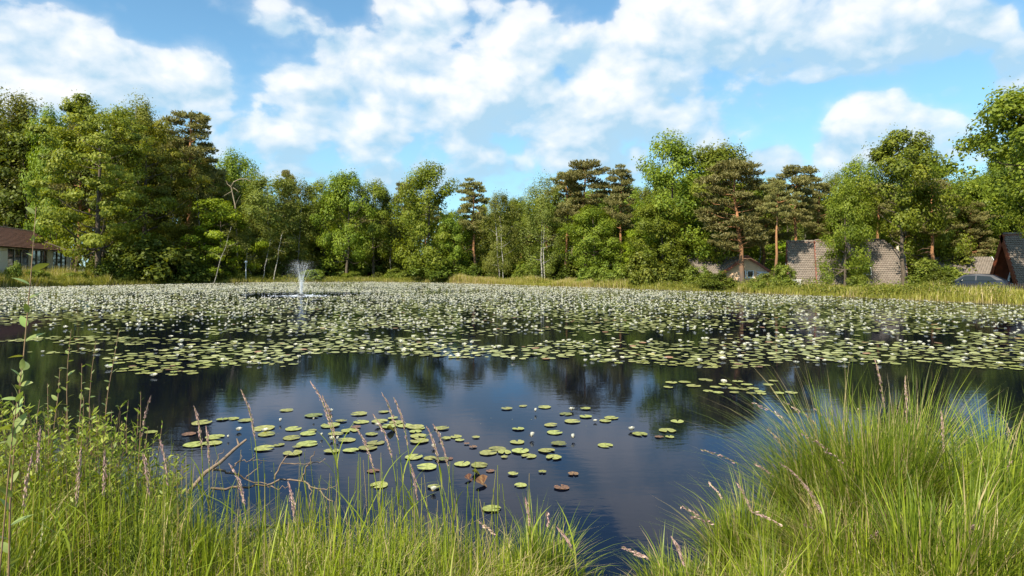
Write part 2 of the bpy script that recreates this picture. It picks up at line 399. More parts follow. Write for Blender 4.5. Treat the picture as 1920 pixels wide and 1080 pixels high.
for s in range(2):
    c, cl = broad_crown(20+s, 14, 8.6, 6.0 if s else 5.2, 90, 17000, .28, 'oval', 1.05, .8)
    add_proto('highoak', c, trunk_and_limbs(20+s, 14, .24, cl, 0, 30), 'oak', 'bark', 14, 8.6)
for s in range(3):      # fine, loose crowns with hanging sprays
    c, cl = broad_crown(30+s, 14, 6.4, 1.8, 110, 15000, .20, 'oval', .8, .95, .9)
    t = trunk_and_limbs(30+s, 14, .13, cl, .3*(s-1), 26, .5, .96); add_proto('birch', c, t, 'birch', 'birchbark', 14, 6.4)
for s in range(2):
    c, cl = broad_crown(40+s, 22, 15, 3.5, 190, 30000, .36, 'oval', 1.35, .42)
    add_proto('alder', c, trunk_and_limbs(40+s, 22, .42, cl, 0, 40), 'alder', 'bark', 22, 15)
for s in range(2):
    c, cl = broad_crown(50+s, 11, 8, 1.2, 90, 14000, .26, 'dome', .95, .5)
    add_proto('maple', c, trunk_and_limbs(50+s, 11, .16, cl, 0, 20), 'maple', 'bark', 11, 8)
def low_shrub(seed, n=6500, leaf=.13):
    R = rs(seed); mb = MB(); nc = 46; br = MB()
    th = R.uniform(0, 6.28, nc); ph = R.uniform(0, 1, nc)
    rr = np.sqrt(R.uniform(0, 1, nc)); z = (.15+.75*R.uniform(0, 1, nc))*np.sqrt(np.clip(1.02-rr**2, 0.02, 1))
    cl = np.column_stack([rr*np.cos(th), rr*np.sin(th), z])*np.array([1.0, 1.0, 2.0])*R.uniform(.9, 1.1, nc)[:, None]
    k = n//nc
    for c0 in cl:
        d = unit(R.normal(size=(k, 3))); c = c0+d*R.uniform(.1, 1, k)[:, None]**.6*.34
        leaf_quads(mb, c, d+np.array([0, 0, .7])+R.normal(size=(k, 3))*.4, leaf*R.uniform(.6, 1.4, k), R, np.clip(R.normal(.5, .22, k)+R.normal()*.12, 0, 1))
    for c0 in cl[:16]:
        br.tube([(c0[0]*.15, c0[1]*.15, -.1), (c0[0]*.5, c0[1]*.5, c0[2]*.6), tuple(c0)], [.03, .02, .006], 4)
    return mb, br
for s in range(3):
    c, t = low_shrub(60+s); add_proto('shrub', c, t, 'shrub', 'bark', 2.0, 2.4)
for s in range(2):
    c, t = low_shrub(66+s); add_proto('darkshrub', c, t, 'dark', 'bark', 2.0, 2.4)
for s in range(1):
    c, cl = broad_crown(75+s, 14, 8.6, 1.0, 90, 11000, .34, 'oval', 1.1); add_proto('darkoak', c, trunk_and_limbs(75+s, 14, .24, cl), 'dark', 'bark', 14, 8.6)
def pine_tree(seed, H, W, base, nclump, lean=0.0, dens=95, round_=False, open_=False):
    R = rs(seed); mb = MB(); tk = MB(); n = 10
    zs = np.linspace(-.3, H*.97, n); off = np.cumsum(R.normal(size=(n, 2)), 0)*.09; off[:2] = 0; off[:, 0] += lean*(np.clip(zs, 0, 99)/H)
    pts = np.column_stack([off, zs]); r0 = H*.0155; rad = r0*(1-.8*np.clip(zs/H, 0, 1)); tk.tube(pts, rad, 9, t=np.repeat(np.clip(zs/H*1.2, 0, 1), 9))
    cl = []
    for k in range(nclump):
        u = (k+R.uniform(0, 1))/nclump; z = base+(H-base)*u
        env = (math.sqrt(max(.05, 1-(max(0, u-.3)/.75)**2)) if round_ else min(1, .55+u)*math.sqrt(max(.06, 1-u**3)))
        az = k*2.4+R.normal()*.5; rr = W*.5*env*R.uniform(.35, 1.05)
        bx_, by_ = np.interp(z, zs, pts[:, 0]), np.interp(z, zs, pts[:, 1])
        c = np.array([bx_+rr*math.cos(az), by_+rr*math.sin(az), z+rr*.18])
        zb = max(base*.8, z-rr*.22); b = np.array([np.interp(zb, zs, pts[:, 0]), np.interp(zb, zs, pts[:, 1]), zb]); rb = np.interp(zb, zs, rad)*.42
        mid = (b+c)/2+np.array([0, 0, -.05*rr])+R.normal(size=3)*.12
        tk.tube([b, mid, (mid+c)/2+R.normal(size=3)*.12, c], [rb, rb*.65, rb*.4, rb*.15], 5, t=.9)
        cl.append((c, R.uniform(.7, 1.2)))
        if rr > W*.25: cl.append(((mid+c)/2+R.normal(size=3)*.2+np.array([0, 0, .15]), R.uniform(.5, .9)))
    for k in range(5):      # dead stubs below the crown
        z = base*R.uniform(.45, 1); az = R.uniform(0, 6.28); b = np.array([np.interp(z, zs, pts[:, 0]), np.interp(z, zs, pts[:, 1]), z]); L_ = R.uniform(.5, 1.6)
        tk.tube([b, b+np.array([math.cos(az)*L_*.6, math.sin(az)*L_*.6, .05]), b+np.array([math.cos(az)*L_, math.sin(az)*L_, -.25*L_])], [.05, .03, .012], 4, t=.2)
    for c0, s in cl:
        k = int(dens*s*s*1.3); d = unit(R.normal(size=(k, 3))*np.array([1, 1, .7])); r_ = R.uniform(.15, 1, k)**.6
        c = c0+d*r_[:, None]*s*np.array([1.0, 1.0, .42])
        up = unit(d+np.array([0, 0, .7])+R.normal(size=(k, 3))*.25)
        for q in range(3):      # each tuft: three crossed needle blades pointing outwards
            ax = unit(up+R.normal(size=(k, 3))*.55)
            leaf_quads(mb, c, unit(R.normal(size=(k, 3))), .42*R.uniform(.6, 1.2, k), R, np.clip(R.normal(.5, .2, k), 0, 1), .24, axis_dir=ax)
    return mb, tk
for s, (H, W, base, nc, lean, rd) in enumerate([(16,6.0,8.5,34,.4,False),(16,5.0,7.5,34,-.3,True),(15,7.5,4.5,56,.8,False),(18,6.5,12,26,.5,False)]):
    c, t = pine_tree(80+s, H, W, base, nc, lean, 105, rd); add_proto('pine', c, t, 'pine', 'pinebark', H, W)

used_proto = set()
def place_tree(kind, var, px, top, D, wpx, label, name, cat='tree', group=None, base=None, rz=None, H=None, lean=0):
    """stands a tree so that its top and spread have the given apparent size at distance D"""
    cr, tr, h0, w0 = PROTO[kind][var % len(PROTO[kind])]
    x = wx(px, D); g0 = gz(x, D)-.05 if base is None else base
    hh = (wz(top, D)-g0) if H is None else H
    sw = (wpx/1200*D)/(w0*1.0); sh = hh/h0
    sw = max(min(sw, sh*1.9), sh*.45)
    t = thing(name, label, cat, (x, D, g0), R_t.uniform(0, 6.28) if rz is None else rz, group, (sw, sw, sh))
    t.rotation_euler[1] = lean
    link('trunk' if cat == 'tree' else 'stems', tr, t); link('crown' if cat == 'tree' else 'foliage', cr, t)
    return t
R_t = rs(5)
TREES = [ # kind, variant, px, top, offset behind the shore, width px, label
 ('alder',0,184,192,5,205,'big spreading alder with a thick grey trunk right of the white pavilion','alder_tree'),
 ('alder',1,270,225,9,170,'dark shaded alder joined on to the right of the big alder','alder_tree'),
 ('birch',0,262,190,18,115,'pale airy birch top rising behind the two alders','birch_tree'),
 ('birch',1,12,168,44,165,'tall pale birch behind the white pavilion roof','birch_tree'),
 ('birch',2,-90,180,44,150,'tall birch at the very left edge behind the white pavilion','birch_tree'),
 ('darkoak',0,45,240,40,170,'dark oak in shade behind the white pavilion','oak_tree'),
 ('oak',0,98,212,28,90,'round green oak top between the tall birch and the big alder','oak_tree'),
 ('pine',1,143,192,26,50,'pine whose tip pokes out behind the top of the big alder','pine_tree'),
 ('pine',3,352,208,14,118,'tall umbrella shaped pine with a bare trunk right of the alders','pine_tree'),
 ('birch',2,322,235,17,90,'pale birch just left of the umbrella shaped pine','birch_tree'),
 ('birch',0,378,300,14,80,'drooping birch under the umbrella shaped pine','birch_tree'),
 ('pine',2,405,318,17,90,'dense olive pine behind the broken white branches','pine_tree'),
 ('oak',1,442,296,22,90,'rounded green oak top above the broken white branches','oak_tree'),
 ('pine',2,462,372,15,80,'brownish pine hidden behind the broken white branches','pine_tree'),
 ('maple',0,412,375,4,120,'lime green maple on the shore left of the fountain','maple_tree'),
 ('birch',1,505,326,6,125,'broad olive birch directly left of the fountain','birch_tree'),
 ('birch',0,556,338,9,90,'slim olive birch rising behind the fountain','birch_tree'),
 ('birch',2,470,400,4,85,'low leafy birch between the lime maple and the fountain','birch_tree'),
 ('pine',0,542,322,26,45,'small pine top peeping over the birches behind the fountain','pine_tree'),
 ('darkoak',0,588,385,16,70,'shaded dark oak just right of the fountain','oak_tree'),
 ('oak',2,605,345,12,85,'green oak right of the fountain, first of the open row','oak_tree'),
 ('oak',3,650,328,7,95,'bright oak with an open ragged top right of the fountain','oak_tree'),
 ('oak',0,700,345,9,90,'oak with a narrow crown beside the ragged topped oak','oak_tree'),
 ('birch',1,733,362,12,60,'small birch squeezed left of the lone grey pine top','birch_tree'),
 ('pine',1,754,342,20,46,'lone greyish pine top left of the tall dark green oak','pine_tree'),
 ('oak',1,805,317,4,122,'tall dark green oak hanging over the shore, leafy to the ground','oak_tree'),
 ('oak',2,852,400,5,70,'low oak at the right foot of the tall dark green oak','oak_tree'),
 ('pine',1,893,340,9,58,'brown pine with a bright orange trunk right of the tall dark oak','pine_tree'),
 ('birch',0,937,362,4,78,'birch with a thin white trunk beside the orange trunked pine','birch_tree'),
 ('oak',3,968,375,10,70,'green oak between the two thin birches','oak_tree'),
 ('birch',2,1016,332,5,84,'tall thin birch left of the group of brown pines','birch_tree'),
 ('pine',0,1060,322,8,68,'left one of the brown pines standing close together','pine_tree'),
 ('pine',0,1100,305,10,105,'broadest and tallest of the brown pines standing close together','pine_tree'),
 ('oak',0,1112,392,6,105,'dark leafy oak under the broad brown pine','oak_tree'),
 ('pine',1,1166,316,12,60,'narrow brown pine between the broad pine and the big oak','pine_tree'),
 ('oak',2,1150,385,14,60,'oak top filling the gap below the narrow brown pine','oak_tree'),
 ('maple',1,1196,430,9,70,'fresh light green young maple left of the big oak','maple_tree'),
 ('oak',1,1262,268,8,150,'biggest bright green oak, left half of the high green crowns','oak_tree'),
 ('oak',3,1345,280,12,150,'high bright green oak behind the broad pine by the brick cottage','oak_tree'),
 ('oak',0,1240,380,5,110,'lower leafy oak at the foot of the biggest oak','oak_tree'),
 ('pine',2,1392,300,5,165,'broad low branched pine in front of the brick cottage','pine_tree'),
 ('pine',0,1490,315,14,95,'pine with bent trunk between the brick cottage and the steep roofed house','pine_tree'),
 ('pine',3,1452,340,5,72,'slender leaning pine trunk right of the brick cottage','pine_tree'),
 ('pine',1,1540,342,24,70,'brown pine top behind the left end of the steep roofed house','pine_tree'),
 ('birch',1,1568,320,26,70,'pale birch behind the steep roofed house','birch_tree'),
 ('oak',2,1612,306,24,90,'tall oak behind the ridge of the steep roofed house','oak_tree'),
 ('pine',3,1640,345,22,80,'pine with orange limbs behind the steep roofed house','pine_tree'),
 ('oak',3,1740,300,26,110,'oak in the row behind the hedge','oak_tree'),
 ('pine',1,1757,335,22,80,'pine with a straight bare trunk behind the hedge','pine_tree'),
 ('oak',1,1815,340,34,120,'leafy oak behind the low garage roof','oak_tree'),
 ('maple',0,1826,400,42,110,'bright yellow green maple behind the low garage roof','maple_tree'),
]
for (k, v, px, top, off, wpx, label, nm) in TREES:
    place_tree(k, v, px, top, shoreD(px)+off, wpx, label, nm)
# the ones in front of the houses
place_tree('oak',1,1585,348,58.0,92,'young leafy oak standing right in front of the steep tiled roof','oak_tree')
place_tree('highoak',0,1694,256,57.6,150,'full oak with a clear grey trunk at the right end of the steep roof','oak_tree')
place_tree('highoak',1,1950,162,46.5,250,'nearest tall oak whose branches hang over the right hand A-frame house','oak_tree')
place_tree('oak',3,2070,200,43,220,'tall oak at the right edge beyond the A-frame house','oak_tree')
# rows behind
SIL = ([-200,0,70,110,200,300,350,400,470,520,600,640,700,745,800,850,900,960,1015,1060,1110,1170,1260,1350,1440,1500,1560,1620,1700,1800,1860,1920,2100],
       [175,170,215,215,195,200,240,290,330,340,350,340,350,375,330,380,355,375,345,335,318,335,290,290,330,335,340,325,300,320,300,210,200])
nm = {'oak':'oak_tree','pine':'pine_tree','birch':'birch_tree','darkoak':'oak_tree'}
LAND = [(-400,'beyond the left edge of the pavilion'),(60,'behind the pavilion'),(150,'behind the big alder'),(350,'behind the umbrella shaped pine'),(480,'behind the birches left of the fountain'),(600,'behind the oaks right of the fountain'),
        (740,'behind the tall dark oak'),(870,'behind the orange trunked pine'),(980,'behind the brown pines'),(1190,'behind the biggest oak'),(1370,'behind the brick cottage'),(1480,'behind the steep roofed house'),(1690,'behind the garden hedge'),(1840,'behind the right A-frame house')]
cnt = {}; back = []
for row, (o0, o1, step, drop) in enumerate([(16,24,44,34),(27,40,40,22)]):
    px = -120+row*13
    while px < 2060:
        D = shoreD(px)+R_t.uniform(o0, o1)+(12 if px > 1440 else 30 if px < 135 else 0)
        back.append((px+R_t.uniform(-9, 9), D, np.interp(px, *SIL)+drop+R_t.uniform(0, 34), R_t.choice(['oak','pine','birch','darkoak'], p=[.38,.27,.15,.20]), R_t.uniform(75, 120), row)); px += step*R_t.uniform(.8, 1.2)
OR2 = ['first','second','third','fourth','fifth','sixth','seventh','eighth','ninth','tenth','eleventh','twelfth']
for px, D, top, k, wpx, row in sorted(back):
    land = [l for p, l in LAND if p <= px][-1]; sp = {'oak':'green oak','pine':'brown green pine','birch':'pale birch','darkoak':'shaded oak'}[k]; c_ = cnt[(sp, land)] = cnt.get((sp, land), 0)+1
    place_tree(k, R_t.randint(4), px, top, D, wpx, '%s %s from the left, %s' % (OR2[c_-1], sp, land), nm[k], group='trees of the wood behind the shore')
# the depth of the wood, too dense to tell trees apart
mb = MB(); R = rs(91); n = 42000
pxs_ = R.uniform(-250, 2150, n); D = np.array([shoreD(p) for p in np.linspace(-300, 2200, 300)]); D = np.interp(pxs_, np.linspace(-300, 2200, 300), D)+R.uniform(40, 58, n)+np.where(pxs_ > 1440, 12, 0)
topz = EYE-(np.interp(pxs_, *SIL)+45+14*np.sin(pxs_*.11)+9*np.sin(pxs_*.31)-500)/1200*D
zz = .4+(topz-.4)*R.uniform(0, 1, n)**.8
leaf_quads(mb, np.column_stack([(pxs_-960)/1200*D, D, zz]), R.normal(size=(n, 3))+np.array([-.3,-.6,.5]), R.uniform(.6, 1.3, n), R, np.clip(R.normal(.5, .2, n), 0, 1))
tag(mb.build('far_wood', M['oak']), 'deep part of the wood that reads as one mass of foliage', 'wood', kind='stuff')
# birch stems that stand out white
def white_trunk(px0, py0, px1, py1, D, r, label, cat='tree', name='slim_birch_tree'):
    mb = MB(); a = np.array([wx(px0, D), D, gz(wx(px0, D), D)-.1]); b = np.array([wx(px1, D), D+.3, wz(py1, D)])
    tt = np.linspace(0, 1, 7)[:, None]; R = rs(int(px0)); pts = a+(b-a)*tt+R.normal(size=(7, 3))*.07*(tt > 0)
    t = thing(name, label, cat, tuple(a)); mb.tube(pts-a, r*(1-.55*tt[:, 0]), 7); mb.build('trunk', M['birchbark'], t, True)
    sp = MB(); 
    for k in range(7):
        q = pts[3+k % 4]-a; d = R.normal(size=3)*np.array([.7, .4, .3])+np.array([0, 0, .6]); n = 60
        sp.tube([q, q+d*.5, q+d], [.02, .012, .005], 4, mat=1)
        c = q+d*R.uniform(.3, 1.2, n)[:, None]+R.normal(size=(n, 3))*.25
        leaf_quads(sp, c, R.normal(size=(n, 3))+np.array([0, 0, .6]), .16, R, R.uniform(.2, 1, n))
    sp.build('crown', [M['birch'], M['birchbark']], t)
white_trunk(398, 526, 432, 425, 89, .055, 'thin pale birch leaning to the right in front of the lime maple')
white_trunk(492, 525, 507, 448, 97, .085, 'left one of the pair of straight white birch trunks near the fountain')
white_trunk(513, 525, 526, 440, 97.5, .085, 'right one of the pair of white birch trunks near the fountain')
white_trunk(1022, 522, 1020, 365, 82.5, .08, 'tall white birch trunk left of the group of brown pines')
white_trunk(944, 510, 938, 405, 88, .07, 'thin white birch trunk near the orange trunked pine')
white_trunk(1425, 500, 1427, 420, 73, .09, 'white birch trunk behind the brick cottage')
# broken dead tree
t = thing('dead_tree', 'bare broken tree with whitish forked branches among the left hand trees', 'tree', (wx(440, 98), 98, gz(wx(440, 98), 98)))
mb = MB(); q = lambda px, py, dy=0: (wx(px, 98)-t.location.x, dy, wz(py, 98)-t.location.z)
mb.tube([q(447,520), q(444,440), q(441,385), q(433,350)], [.13,.12,.10,.06], 7)
bb = MB()
for chain, r in (([(433,350),(441,342,-.5),(452,337,-.6),(462,336,-.5),(472,341,-.4)], .09), ([(433,350),(425,345,.3),(422,338,.4)], .05), ([(436,358),(428,364,-.4),(420,370,-.5)], .05),
                 ([(437,352),(444,356,-.2),(449,361,-.3)], .05), ([(458,336,-.5),(459,344,-.6)], .03), ([(441,385),(450,372,-.5),(455,366,-.7)], .04)):
    bb.tube([q(*c) for c in chain], np.linspace(r, r*.4, len(chain)), 5)
mb.build('trunk', M['deadwood'], t, True); bb.build('branches', M['deadwood'], t, True)

# shrubs along the far bank
SHR = [('darkshrub',300,428,3.5,150,'large dark bush under the alders reaching the water'),('darkshrub',225,455,4,90,'dark bush at the foot of the big alder'),
 ('darkshrub',345,470,2.5,90,'dark round bush left of the leaning birch'),('shrub',385,490,2,70,'green bush on the shore below the lime maple'),
 ('shrub',440,492,3,60,'low green bush below the birches left of the fountain'),('shrub',585,503,2,55,'low grey green bush right behind the fountain'),
 ('shrub',140,505,3,70,'scrubby bush between the pavilion corner and the big alder'),('shrub',26,484,1.6,34,'yellow green bush in front of the pavilion windows'),
 ('shrub',72,502,1.6,44,'low bush under the last pavilion window'),('shrub',660,505,5,70,'low bush in front of the half hidden dark hut'),
 ('shrub',745,500,4,60,'bush left of the tall dark green oak'),('darkshrub',820,470,3,110,'dark undergrowth bush below the tall dark oak'),
 ('darkshrub',880,488,6,60,'dark bush in front of the half hidden gable'),('shrub',985,500,5,60,'dark green bush under the thin birches'),
 ('shrub',1105,496,3,60,'bright bush below the brown pines'),('shrub',1150,482,4,66,'rounded mid green bush left of the willow bush'),
 ('shrub',1213,458,3.2,86,'tall round grey green willow bush on the right hand shore'),('darkshrub',1265,470,5,80,'dark green bush below the biggest oak'),
 ('shrub',1310,490,4,60,'leafy bush left of the brick cottage'),('darkshrub',1345,508,1.4,70,'brownish low bush in front of the brick cottage'),
 ('shrub',1470,490,4,50,'light green bush between leaning pine and the steep roofed house'),('shrub',1440,505,6,40,'small light bush right of the brick cottage'),
 ('shrub',1420,515,1,40,'low scrub at the foot of the broad pine'),
 ('shrub',1735,478,9,70,'loose bush left end of the garden hedge'),('shrub',1768,486,9,90,'rounded sunny garden hedge bush left of the dark car'),
 ('darkshrub',1760,500,7.5,60,'darker low bush in front of the garden hedge'),('shrub',1606,512,4.6,44,'small bush at the foot of the steep tiled roof'),
 ('darkshrub',520,480,7,70,'shaded bush behind the pair of white birch trunks'),('darkshrub',610,470,12,90,'shaded bush in the gap right of the fountain'),
 ('darkshrub',700,470,14,90,'shaded bush behind the half hidden dark hut'),('darkshrub',950,470,9,90,'shaded bush between the thin birches'),
 ('darkshrub',1040,475,8,80,'shaded bush below the left brown pine'),('darkshrub',1190,470,10,90,'shaded bush behind the willow bush'),
 ('maple',1480,455,16,80,'sunny maple left of the steep roofed house')]
for i, (k, px, top, off, wpx, label) in enumerate(SHR):
    place_tree(k, i, px, top, shoreD(px)+off, wpx, label, 'maple_tree' if k == 'maple' else 'bush', 'tree' if k == 'maple' else 'bush')
UGC = {}
def ug_count(px):
    l = [l for p, l in LAND if p <= px][-1]; UGC[l] = UGC.get(l, 0)+1; return UGC[l]
for i in range(34):      # undergrowth of the wood
    px = -120+i*64+R_t.uniform(-20, 20)
    if 1290 < px < 1440 or px < 150: continue
    off = R_t.uniform(12, 22)+(16 if px > 1440 else 0)
    place_tree('darkshrub' if i % 3 else 'shrub', i, px, R_t.uniform(445, 475), shoreD(px)+off, R_t.uniform(100, 140), '%s broad undergrowth bush from the left %s' % (OR2[(ug := ug_count(px))-1], [l for p, l in LAND if p <= px][-1]), 'bush', 'bush', group='undergrowth bushes in the wood')

# ------------------------------------------------------------------ building materials
def tilemat(name, a, b, c):
    m = Mat(name); v = m.attr('v'); n = m.noise(m.coord(), 1.4, 5, .7)
    col = m.mix(m.ramp(n, [(.5,(0,0,0)),(.75,(.6,.6,.6))]), m.ramp(v, [(0,a),(1,b)]), c)
    m.set(Base_Color=col, Roughness=.85); return m.m
M['tile'] = tilemat('weathered_roof_tiles', (.15,.122,.10), (.27,.225,.185), (.13,.12,.095))
M['redtile'] = tilemat('red_brown_tiles', (.19,.09,.06), (.33,.165,.11), (.12,.09,.07))
M['white'] = plain('white_paint', (.82,.84,.86), .6, .08, 3)
M['redwood'] = plain('red_brown_boards', (.20,.055,.025), .6, .25, 4)
M['brick'] = plain('sand_brick', (.62,.43,.28), .9, .18, 14)
M['beige'] = plain('beige_wall', (.55,.48,.36), .85, .1, 3)
M['dark'+'trim'] = plain('dark_trim', (.025,.02,.018), .6, .2, 4)
M['frame'] = plain('cream_window_frame', (.66,.62,.52), .5, .08, 4)
m = Mat('window_glass'); m.set(Base_Color=(.018,.022,.022), Roughness=.06); m.p.inputs['Specular IOR Level'].default_value = .6; M['glass'] = m.m
M['metal'] = plain('grey_metal', (.45,.46,.47), .4, .15, 8)

def tiled_slope(name, parent, P0, U, Vv, lu, lv, tw, th, mat, seed=0, clip=None, lift=.03, label=None):
    """courses of overlapping tiles: P0 lower left corner, U along the eave, Vv up the slope"""
    R = rs(seed); U = np.array(U, float); Vv = np.array(Vv, float); U /= np.linalg.norm(U); Vv /= np.linalg.norm(Vv); Nn = np.cross(U, Vv)
    nu = int(round(lu/tw)); nv = int(round(lv/th)); tw = lu/nu; th = lv/nv
    i, j = np.meshgrid(np.arange(nu), np.arange(nv), indexing='ij'); i = i.ravel(); j = j.ravel()
    u0 = i*tw+.002; u1 = (i+1)*tw-.004; v0 = j*th; v1 = (j+1)*th+.01; u0 = u0+(j % 2)*tw*.5-tw*.25; u1 = u1+(j % 2)*tw*.5-tw*.25; u0 = np.clip(u0, 0, lu); u1 = np.clip(u1, 0.01, lu)
    if clip is not None:
        k = clip((u0+u1)/2, (v0+v1)/2); i, j, u0, u1, v0, v1 = [q[k] for q in (i, j, u0, u1, v0, v1)]
    n = len(i); jit = R.uniform(0, .012, n); lo = lift+.065+jit; hi = np.full(n, lift)
    P0 = np.array(P0, float)
    def pt(u, v, h): return P0+u[:, None]*U+v[:, None]*Vv+h[:, None]*Nn
    um = (u0+u1)/2
    v = np.stack([pt(u0, v0, lo-.02), pt(um, v0, lo+.02), pt(u1, v0, lo-.02), pt(u1, v1, hi-.02), pt(um, v1, hi+.02), pt(u0, v1, hi-.02), pt(u0, v0, hi*0), pt(u1, v0, hi*0)], 1)
    b = np.arange(n)[:, None]*8
    mb = MB(); a = np.repeat(R.uniform(.25, .75, n), 8)
    f4 = np.concatenate([b+np.array([0,1,4,5]), b+np.array([1,2,3,4]), b+np.array([6,7,2,0])])
    mb.add(v.reshape(-1, 3), f4, a)
    o = mb.build(name, mat, parent); o['kind'] = 'stuff'; return o
def solid(name, parent, verts, faces, mat):
    """faces of mixed size as one mesh"""
    me = bpy.data.meshes.new(name); me.from_pydata([tuple(v) for v in verts], [], faces); me.materials.append(mat); me.update()
    return link(name, me, parent)
def boxpart(name, parent, lo, hi, mat, rz=0):
    x0, y0, z0 = lo; x1, y1, z1 = hi
    return solid(name, parent, [(x0,y0,z0),(x1,y0,z0),(x1,y1,z0),(x0,y1,z0),(x0,y0,z1),(x1,y0,z1),(x1,y1,z1),(x0,y1,z1)],
                 [(0,3,2,1),(4,5,6,7),(0,1,5,4),(1,2,6,5),(2,3,7,6),(3,0,4,7)], mat)

# ---- white pavilion on the left: local x runs along the wall (away from us), local -y faces the pond
A = np.array([-64.0, 80.0]); B = np.array([-74.5, 108.0]); Lw = np.linalg.norm(B-A); dirv = (B-A)/Lw
rz = math.atan2(dirv[1], dirv[0])
pav = thing('pavilion', 'long white pavilion with red brown hipped tile roof on the left shore', 'building', (A[0], A[1], .45), rz)
def t_at(px):      # distance along the wall seen at px
    k = (px-960)/1200; return (k*A[1]-A[0])/(dirv[0]-k*dirv[1])
EX = 11.0; Hw = 4.48; DEP = 7.6
wins = [(-34,8),(14,54),(60,88.5),(99,124.5)]
spans = [(t_at(a), t_at(b)) for a, b in wins]; spans[0] = (-7.5, -2.2)
edges = [-EX]+[e for s in spans for e in s]+[Lw]
for a, b in zip(edges[0::2], edges[1::2]): boxpart('wall', pav, (a, 0, -.6), (b, .25, Hw-.12), M['white'])
SILL = 1.25
for a, b in spans:
    boxpart('wall', pav, (a, .02, -.6), (b, .25, SILL-.45), M['white'])
    wf = MB(); wd = .07
    for x in np.linspace(a, b, 4): wf.box((max(a, x-wd/2), -.02, SILL-.45), (min(b, x+wd/2), .10, Hw-.12))
    for z in (SILL-.45, 2.0, Hw-.22): wf.box((a, -.015, z), (b, .095, z+.08))
    fr_ = wf.build('window', M['frame'], pav)
    xs_ = np.linspace(a, b, 4)
    for q in range(3):
        boxpart('pane', fr_, (xs_[q]+.04, .12, SILL-.36), (xs_[q+1]-.04, .13, 2.0), M['glass']); boxpart('pane', fr_, (xs_[q]+.04, .12, 2.08), (xs_[q+1]-.04, .13, Hw-.2), M['glass'])
boxpart('wall', pav, (Lw-.25, .25, -.6), (Lw, DEP, Hw-.12), M['white']); boxpart('wall', pav, (-EX, DEP-.25, -.6), (Lw-.25, DEP, Hw-.12), M['white']); boxpart('wall', pav, (-EX, .25, -.6), (-EX+.25, DEP-.25, Hw-.12), M['white'])
boxpart('fascia', pav, (-EX-.3, -.42, Hw-.12), (Lw+.4, -.36, Hw+.06), M['darktrim']); boxpart('soffit', pav, (-EX-.3, -.36, Hw-.12), (Lw+.4, DEP+.3, Hw-.06), M['darktrim'])
# air vent
boxpart('vent', pav, (t_at(-2), -.06, Hw-.5), (t_at(12), -.002, Hw-.25), M['frame'])
rise = 3.0; half = DEP/2+.42; sl_ = math.hypot(half, rise)
rc = solid('roof', pav, [(-EX-.4,-.42,Hw),(Lw+.42,-.42,Hw),(Lw+.42,DEP+.42,Hw),(-EX-.4,DEP+.42,Hw),(-EX-.4,DEP/2,Hw+rise),(Lw+.42-half,DEP/2,Hw+rise)],
          [(0,1,5,4),(1,2,5),(2,3,4,5),(0,4,3),(0,3,2,1)], M['darktrim'])
LT = Lw+.42+EX+.4
tiled_slope('roof_tiles', rc, (-EX-.4,-.44,Hw), (1,0,0), (0,half,rise), LT, sl_, .26, .34, M['redtile'], 3, clip=lambda u, v: u < LT-v*half/sl_)
tiled_slope('roof_tiles', rc, (Lw+.44,-.42,Hw), (0,1,0), (-half,0,rise), 2*half, sl_, .26, .34, M['redtile'], 4, clip=lambda u, v: np.minimum(u, 2*half-u) > v*half/sl_)
rt = MB()
for k in range(int((LT-half)/.38)): rt.tube([(-EX-.4+k*.38, DEP/2, Hw+rise+.05), (-EX-.4+k*.38+.36, DEP/2, Hw+rise+.07)], [.10,.12], 6, a=(k*37 % 10)/10)
for k in range(11):
    a_ = np.array([Lw+.42, -.42, Hw+.07]); b_ = np.array([Lw+.42-half, DEP/2, Hw+rise+.07]); rt.tube([a_+(b_-a_)*k/11, a_+(b_-a_)*(k+.93)/11], [.12,.10], 6, a=(k*53 % 10)/10)
rg = rt.build('ridge_tiles', M['tile'], pav); rg['kind'] = 'stuff'

